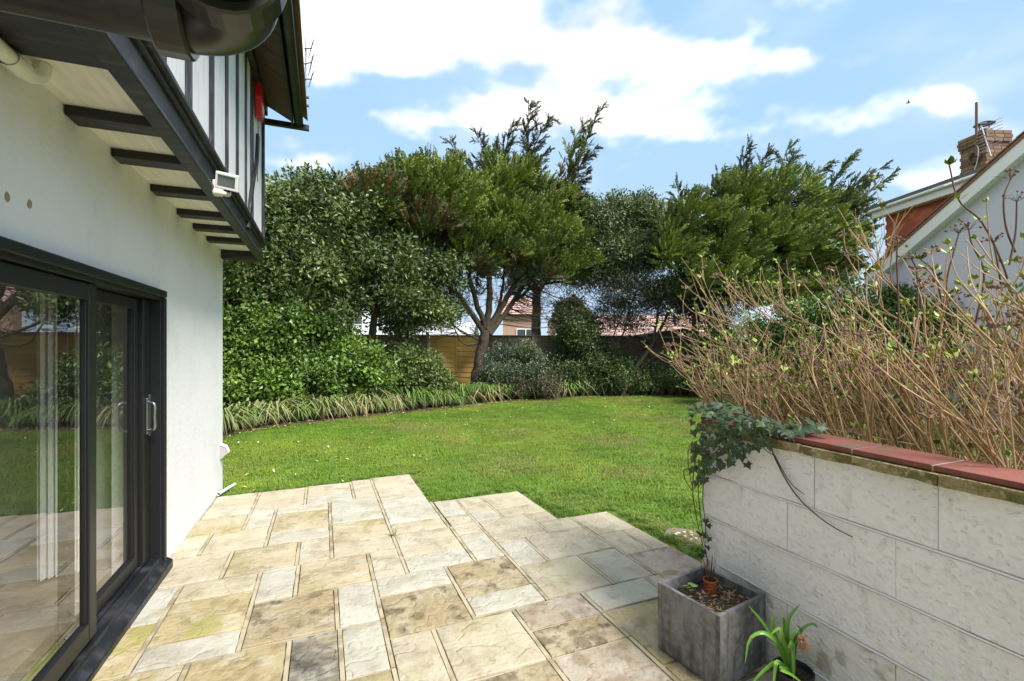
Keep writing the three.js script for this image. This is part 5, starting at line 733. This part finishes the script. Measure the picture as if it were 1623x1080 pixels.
// neighbour's gabled house on the right
{
  const far = at(1392, 545, 13.2), t0 = (1392 - 811.5) / FPX, X0 = t0 * 13.2, tv = (774 - 811.5) / FPX;         // wall line vanishes towards px 774
  const hit = (px, py, off = 0) => { const t = (px - 811.5) / FPX, Z = (X0 + off - tv * 13.2) / (t - tv); return at(px, py, Z); };
  const dirN = V(SN + tv * CS, 0, -CS + tv * SN).normalize(), ax = dirN.clone().negate(), ang = Math.atan2(-ax.z, ax.x);   // local +x runs towards the viewer along the gable
  const o = hit(1392, 545), N = thing('gabled_house', 'lilac rendered gabled house with white verge boards and tile-hung dormer', 'house', [o.x, -.19, o.z]); N.rotation.y = ang;
  const loc = (px, py, off = 0) => { const p = hit(px, py, off).sub(V(o.x, -.19, o.z)); return [p.dot(ax), p.y]; };
  const e = loc(1395, 428), r1 = loc(1623, 232), sl = (r1[1] - e[1]) / (r1[0] - e[0]), ridgeX = r1[0] + 1.0, ridgeY = e[1] + sl * (ridgeX - e[0]), ex2 = 2 * ridgeX - e[0], D = 8;   // into the house is local -z
  const lil = mat(.60, .60, .68, .85, { bumpMap: renderBump, bumpScale: .004 });
  mesh('wall', prism([[e[0] + .25, 0], [ex2 - .25, 0], [ex2 - .25, e[1]], [ridgeX, ridgeY - .2], [e[0] + .25, e[1] - .02]], D).translate(0, 0, -D), lil, N);
  const vb = (z0, z1, dy0, dy1, m, name) => { const g = prism([[e[0] - .3, e[1] - .3 * sl + dy0], [ridgeX, ridgeY + dy0], [ex2 + .3, e[1] - .3 * sl + dy0], [ex2 + .3, e[1] - .3 * sl + dy1], [ridgeX, ridgeY + dy1], [e[0] - .3, e[1] - .3 * sl + dy1]], z1 - z0); g.translate(0, 0, z0); return mesh(name, g, m, N); };
  vb(.16, .20, -.30, .0, M.white, 'verge_board'); vb(.001, .159, -.28, -.25, M.white, 'verge_soffit');
  const rt = mat(1, 1, 1, .85, { map: tex(256, (u, v) => mixc([.20, .095, .06], [.3, .15, .09], tf(u, v, 10, 751, 4))) });
  vb(-D - .2, .22, .002, .07, rt, 'roof');
  const ln = Math.hypot(ridgeX - e[0], ridgeY - e[1]), nt = 26; for (let i = 0; i < nt; i++) { const u = (i + .5) / nt, g = box(-.11, .11, 0, .03, -.6, 0, .004); g.rotateZ(Math.atan(sl) - .06); g.translate(lerp(e[0] - .3, ridgeX, u), lerp(e[1] - .3 * sl, ridgeY, u) + .085, .24); mesh('verge_tile', g, rt, N); }
  // dormer: tile-hung cheek parallel to the gable, set back, white fascia and flat roof
  const off = .45, dl = loc(1398, 340, off), dTop = dl[1] - .08, cheekL = dl[0] + .1, z = -off, hung = [.36, .085, .04];
  const hm = [mat(.40, .11, .055, .85), mat(.34, .085, .045, .85), mat(.45, .14, .07, .85)], R = RNG(431);
  mesh('dormer_body', prism([[cheekL, dTop], [cheekL, e[1] - .2], [cheekL + .6, e[1] - .1], [ridgeX, ridgeY - .3], [ridgeX, dTop]].map(([x, y]) => [x, y]), 4).translate(0, 0, z - 4.05), hm[1], N);
  for (let k = 0; k < 14; k++) { const y = dTop - .04 - k * .115; for (let x = cheekL; x < ridgeX - .2; x += .17) { const surf = e[1] + sl * (x + .1 - e[0]); if (y < surf - .25) continue; const g = box(x + (k % 2) * .08, x + (k % 2) * .08 + .165, y - .125, y, 0, .014, .002); g.rotateX(0); g.translate(0, 0, z - .03 + .002 * (k % 2)); mesh('hung_tile', g, hm[Math.floor(R() * 3)], N); } }
  mesh('dormer_fascia', box(cheekL - .25, ridgeX, dTop - .02, dTop + .22, z + .14, z + .18, .006), M.white, N); mesh('dormer_soffit', box(cheekL - .25, ridgeX, dTop - .02, dTop + .005, z - .049, z + .139, 0), M.white, N); mesh('dormer_gutter', tube([V(cheekL - .28, dTop + .2, z + .225), V(ridgeX, dTop + .2, z + .225)], .045, .045, 8), M.white, N);
  mesh('dormer_roof', box(cheekL - .3, ridgeX, dTop + .221, dTop + .34, z - 4.2, z + .24, .01), mat(.12, .125, .13, .8), N);
  // chimney of brick courses
  const ca = loc(1536, 290, .75), cb = loc(1573, 290, .75), ct = loc(1540, 222, .75)[1], bm = [mat(.20, .125, .07, .9), mat(.26, .165, .09, .9), mat(.16, .10, .06, .9)], cw = Math.abs(cb[0] - ca[0]) * 1.1, cx = (ca[0] + cb[0]) / 2, cz = -.85, cy0 = e[1] + sl * (cx - e[0]) - .6;
  const ch = mesh('chimney', box(cx - cw / 2 + .012, cx + cw / 2 - .012, cy0, ct, cz - cw / 2 + .012, cz + cw / 2 - .012, 0), mat(.42, .36, .26, .9), N);
  for (let k = 0, y = cy0; y < ct; y += .088, k++) { const big = y > ct - .27 ? .035 : 0; for (const s of [0, 1, 2, 3]) { const nn = 3, l = (cw + 2 * big) / nn; for (let i = 0; i < nn; i++) { const u0 = -cw / 2 - big + i * l + (k % 2 ? .03 : 0), g = box(u0 + .005, u0 + l - .008, y, y + .078, cw / 2 + big - .05, cw / 2 + big, .003); g.rotateY(s * Math.PI / 2); g.translate(cx, 0, cz); mesh('brick', g, bm[Math.floor(R() * 3)], ch); } } }
  mesh('cowl', merge([new THREE.CylinderGeometry(.14, .16, .10, 16).toNonIndexed().translate(cx, ct + .09, cz), new THREE.CylinderGeometry(.012, .012, .22, 6).toNonIndexed().translate(cx - .11, ct + .2, cz), new THREE.CylinderGeometry(.012, .012, .22, 6).toNonIndexed().translate(cx + .11, ct + .2, cz), new THREE.CylinderGeometry(.10, .2, .05, 16).toNonIndexed().translate(cx, ct + .31, cz)]), M.darkMetal, ch);
  mesh('alarm_bracket', new THREE.TorusGeometry(.12, .03, 8, 16).rotateY(Math.PI / 2 * 0).translate(cx + .08, ct - .55, cz + cw / 2 + .05), mat(.10, .07, .05, .8), ch);
  // aerials strapped to the chimney
  const wp = (x, y, zz) => N.localToWorld(V(x, y, zz)); N.updateMatrixWorld();
  const ae = thing('chimney_aerial', 'rusty mast with television aerial strapped to the brick chimney', 'aerial'), am = [wp(cx + .16, ct - .55, cz + cw / 2 + .08), wp(cx + .16, ct + .72, cz + cw / 2 + .08)];
  mesh('mast', tube(am, .028, .026, 8), mat(.17, .09, .05, .8), ae); const el = []; for (let i = 0; i < 9; i++) { const y = ct + .05 - i * .075; el.push(tube([wp(cx + .28, y, cz + .5), wp(cx + .62, y + .1, cz + .25)], .008, .008, 4)); } el.push(tube([wp(cx + .3, ct + .12, cz + .42), wp(cx + .52, ct - .7, cz + .42)], .014, .014, 5), tube([am[1].clone().add(V(0, -.5, 0)), wp(cx + .45, ct + .1, cz + .42)], .014, .014, 5)); mesh('elements', merge(el), mat(.4, .4, .4, .4, { metalness: .6 }), ae);
  mesh('cable', tube(smooth([wp(cx + .1, ct - .2, cz + cw / 2 + .06), wp(cx + .22, ct - .4, cz + cw / 2 + .1), wp(cx + .1, ct - .9, cz + cw / 2 + .1), wp(cx + .14, ct - 1.25, .3)], 14), .008, .008, 4), M.white, ae);
  // satellite dish
  const sp = hit(1408, 447, -.25), ds = thing('satellite_dish', 'grey satellite dish on the lilac wall below the verge', 'satellite dish', [sp.x, sp.y, sp.z]); const dg = new THREE.SphereGeometry(.5, 20, 6, 0, 6.3, 0, .62).toNonIndexed(); dg.rotateX(Math.PI / 2 + .2); mesh('dish', dg, mat(.30, .30, .33, .6), ds); mesh('arm', tube([V(0, -.05, .45), V(.15, -.25, .15), V(.2, -.3, -.1)], .015, .015, 5), M.darkMetal, ds); ds.rotation.y = ang + .5;
}
// a gull far off
{ const p = at(1440, 163, 60), b = thing('gull', 'small dark gull gliding far off in the sky', 'bird', [p.x, p.y, p.z]); const g = tris([[V(0, 0, .12), V(.5, .14, -.02), V(.1, .03, -.12)], [V(.5, .14, -.02), V(.85, .08, -.16), V(.3, .06, -.1)], [V(0, 0, .12), V(-.1, .03, -.12), V(-.5, .14, -.02)], [V(-.5, .14, -.02), V(-.3, .06, -.1), V(-.85, .08, -.16)]]); mesh('wings', g, mat(.12, .12, .13, .8), b); mesh('body', new THREE.SphereGeometry(.09, 10, 6).toNonIndexed().scale(.8, .8, 2.6), mat(.2, .2, .2, .8), b); b.rotation.y = .6; }

// ------------------------------------------------------------------ grass and litter
{
  const patch = (seed, n, w) => { const R = RNG(seed), q = []; for (let i = 0; i < n; i++) { const b = V((R() - .5) * w, 0, (R() - .5) * w), a = R() * 6.3, h = .016 + R() * .022, l = h * (.3 + R() * .8), d = V(Math.cos(a) * l, h, Math.sin(a) * l), s = V(-Math.sin(a), 0, Math.cos(a)).multiplyScalar(.0024 + R() * .0016); q.push([b.clone().sub(s), b.clone().add(s), b.clone().add(d)]); if (i % 2) q.push([b.clone().addScaledVector(d, .5).add(s), b.clone().addScaledVector(d, .5).sub(s), b.clone().addScaledVector(d, .9).add(V(d.x * .8, -.004, d.z * .8))]); } return tris(q); };
  const geo = patch(501, 330, .30), R = RNG(511), inst = [], st = .235;
  const edge = bedCurve.getPoints(80).map(v => [Math.atan2(v.x * CS + v.z * SN, v.x * SN - v.z * CS), Math.hypot(v.x, v.z)]);
  const bedAt = (x, z) => { const a = Math.atan2(x * CS + z * SN, x * SN - z * CS), d = Math.hypot(x, z); for (let i = 0; i < edge.length - 1; i++) if (a >= edge[i][0] && a < edge[i + 1][0]) return d > lerp(edge[i][1], edge[i + 1][1], (a - edge[i][0]) / (edge[i + 1][0] - edge[i][0])) + .05; return d > 17; };
  for (let z = -.5; z > -17.5; z -= st) for (let x = -6; x < 15; x += st) {
    const X = x + (R() - .5) * .12, Z = z + (R() - .5) * .12, a = (X * CS + Z * SN) / (X * SN - Z * CS); if (X < 2.4 && Z > -2.3) continue; if (X < W + .12 && Z > -6.85) continue;
    if (Math.abs(a) > 1.5 && !(X < 0)) continue; if (a < -.95 || bedAt(X, Z)) continue; if (X > 2.1 && X < 2.38 && Z > -2.26) continue; if (Math.hypot(X - 2.62, Z + 2.45) < .16) continue;
    if (onPatio(X, Z) || onPatio(X + .13, Z) || onPatio(X - .13, Z) || onPatio(X, Z + .13) || onPatio(X, Z - .13)) continue;
    const n = fbm(X * .9, Z * .9, 3, 4), m = fbm(X * 3.1, Z * 3.1, 8, 3), t = sstep(.3, .7, n), v = .68 + .62 * m, dry = sstep(.56, .72, fbm(X * .8 + 9, Z * .8, 21, 4)) * .7; inst.push({ p: V(X, G(X, Z) - .022, Z), q: new THREE.Quaternion().setFromAxisAngle(UP, R() * 6.3), s: V(1, .75 + .6 * R(), 1), c: col(lerp(lerp(.115, .185, t), .22, dry) * v, lerp(lerp(.215, .265, t), .22, dry) * v, lerp(lerp(.008, .016, t), .05, dry) * v) });
  }
  // narrow fringe that laps against the flags
  const small = patch(503, 34, .085);
  for (let i = 0; i < 5200; i++) { const q = SLABS[Math.floor(R() * SLABS.length)], side = Math.floor(R() * 2), d = .028 + R() * .17, X = side ? q[1] + d : lerp(q[0] - .1, q[1] + .2, R()), Z = side ? lerp(q[2] - .2, q[3] + .1, R()) : q[2] - d; if (Z > -2.4 || X < W + .12 && Z > -6.7 || X > 2.7 && Z > -2.35 || onPatio(X, Z) || onPatio(X - .025, Z) || onPatio(X + .02, Z) || onPatio(X, Z + .025) || Math.hypot(X - 2.62, Z + 2.45) < .16 || X > 2.1 && X < 2.4 && Z > -2.28) continue; const m = .75 + .5 * R(); inst.push({ small: 1, p: V(X, G(X, Z) - .022, Z), q: new THREE.Quaternion().setFromAxisAngle(UP, R() * 6.3), s: V(1, .8 + .5 * R(), 1), c: col(.11 * m, .20 * m, .012 * m) }); }
  const a = instanced('lawn_grass', geo, M.grass, inst.filter(e => !e.small)); a.userData.label = 'short mown grass blades of the lawn'; a.userData.category = 'grass';
  const b = instanced('edge_grass', small, M.grass, inst.filter(e => e.small)); b.userData.label = 'grass blades lapping against the patio edge'; b.userData.category = 'grass';
  // fallen leaves and petals on the lawn and along the bed
  const lg = tris([[V(-.03, 0, 0), V(0, .006, .014), V(.03, .002, 0)], [V(-.03, 0, 0), V(.03, .002, 0), V(0, .006, -.014)]]), li = [];
  for (let i = 0; i < 900; i++) { const t = R(), onBed = R() < .62, p = bedCurve.getPointAt(Math.min(.98, Math.pow(t, 1.6))), d = V(p.x, 0, p.z).normalize(), k = onBed ? -.28 + R() * .5 : -Math.pow(R(), 1.2) * 5.5, x = p.x + d.x * k, z = p.z + d.z * k; if (onPatio(x, z) || x < W + .1 && z > -6.8) continue; const v = .7 + R() * .6, c = R() < .3 ? [.55, .5, .34] : R() < .6 ? [.36, .22, .10] : [.42, .33, .12]; li.push({ p: V(x, G(x, z) + .012 + R() * .01, z), q: new THREE.Quaternion().setFromEuler(new THREE.Euler((R() - .5) * .9, R() * 6.3, (R() - .5) * .9)), s: .5 + R() * .7, c: col(c[0] * v, c[1] * v, c[2] * v) }); }
  const l = instanced('fallen_leaves', lg, M.leafMatt, li); l.userData.label = 'scattered dry fallen leaves on the lawn edge'; l.userData.category = 'leaves';
  // tuft in a patio joint
  const tp = onGround(625, 850), tg = []; for (let i = 0; i < 22; i++) { const an = R() * 6.3, h = .04 + R() * .05; tg.push(ribbon([V(0, -.02, 0), V(Math.cos(an) * h * .3, h * .7, Math.sin(an) * h * .3), V(Math.cos(an) * h * .7, h, Math.sin(an) * h * .7)], .0022, UP)); } const tf2 = mesh('grass_tuft', merge(tg), mat(.26, .30, .07, .7)); tf2.position.copy(tp); tag(tf2, 'small tuft of grass growing in a joint between patio flags', 'grass tuft');
}
renderer.render(scene, camera);
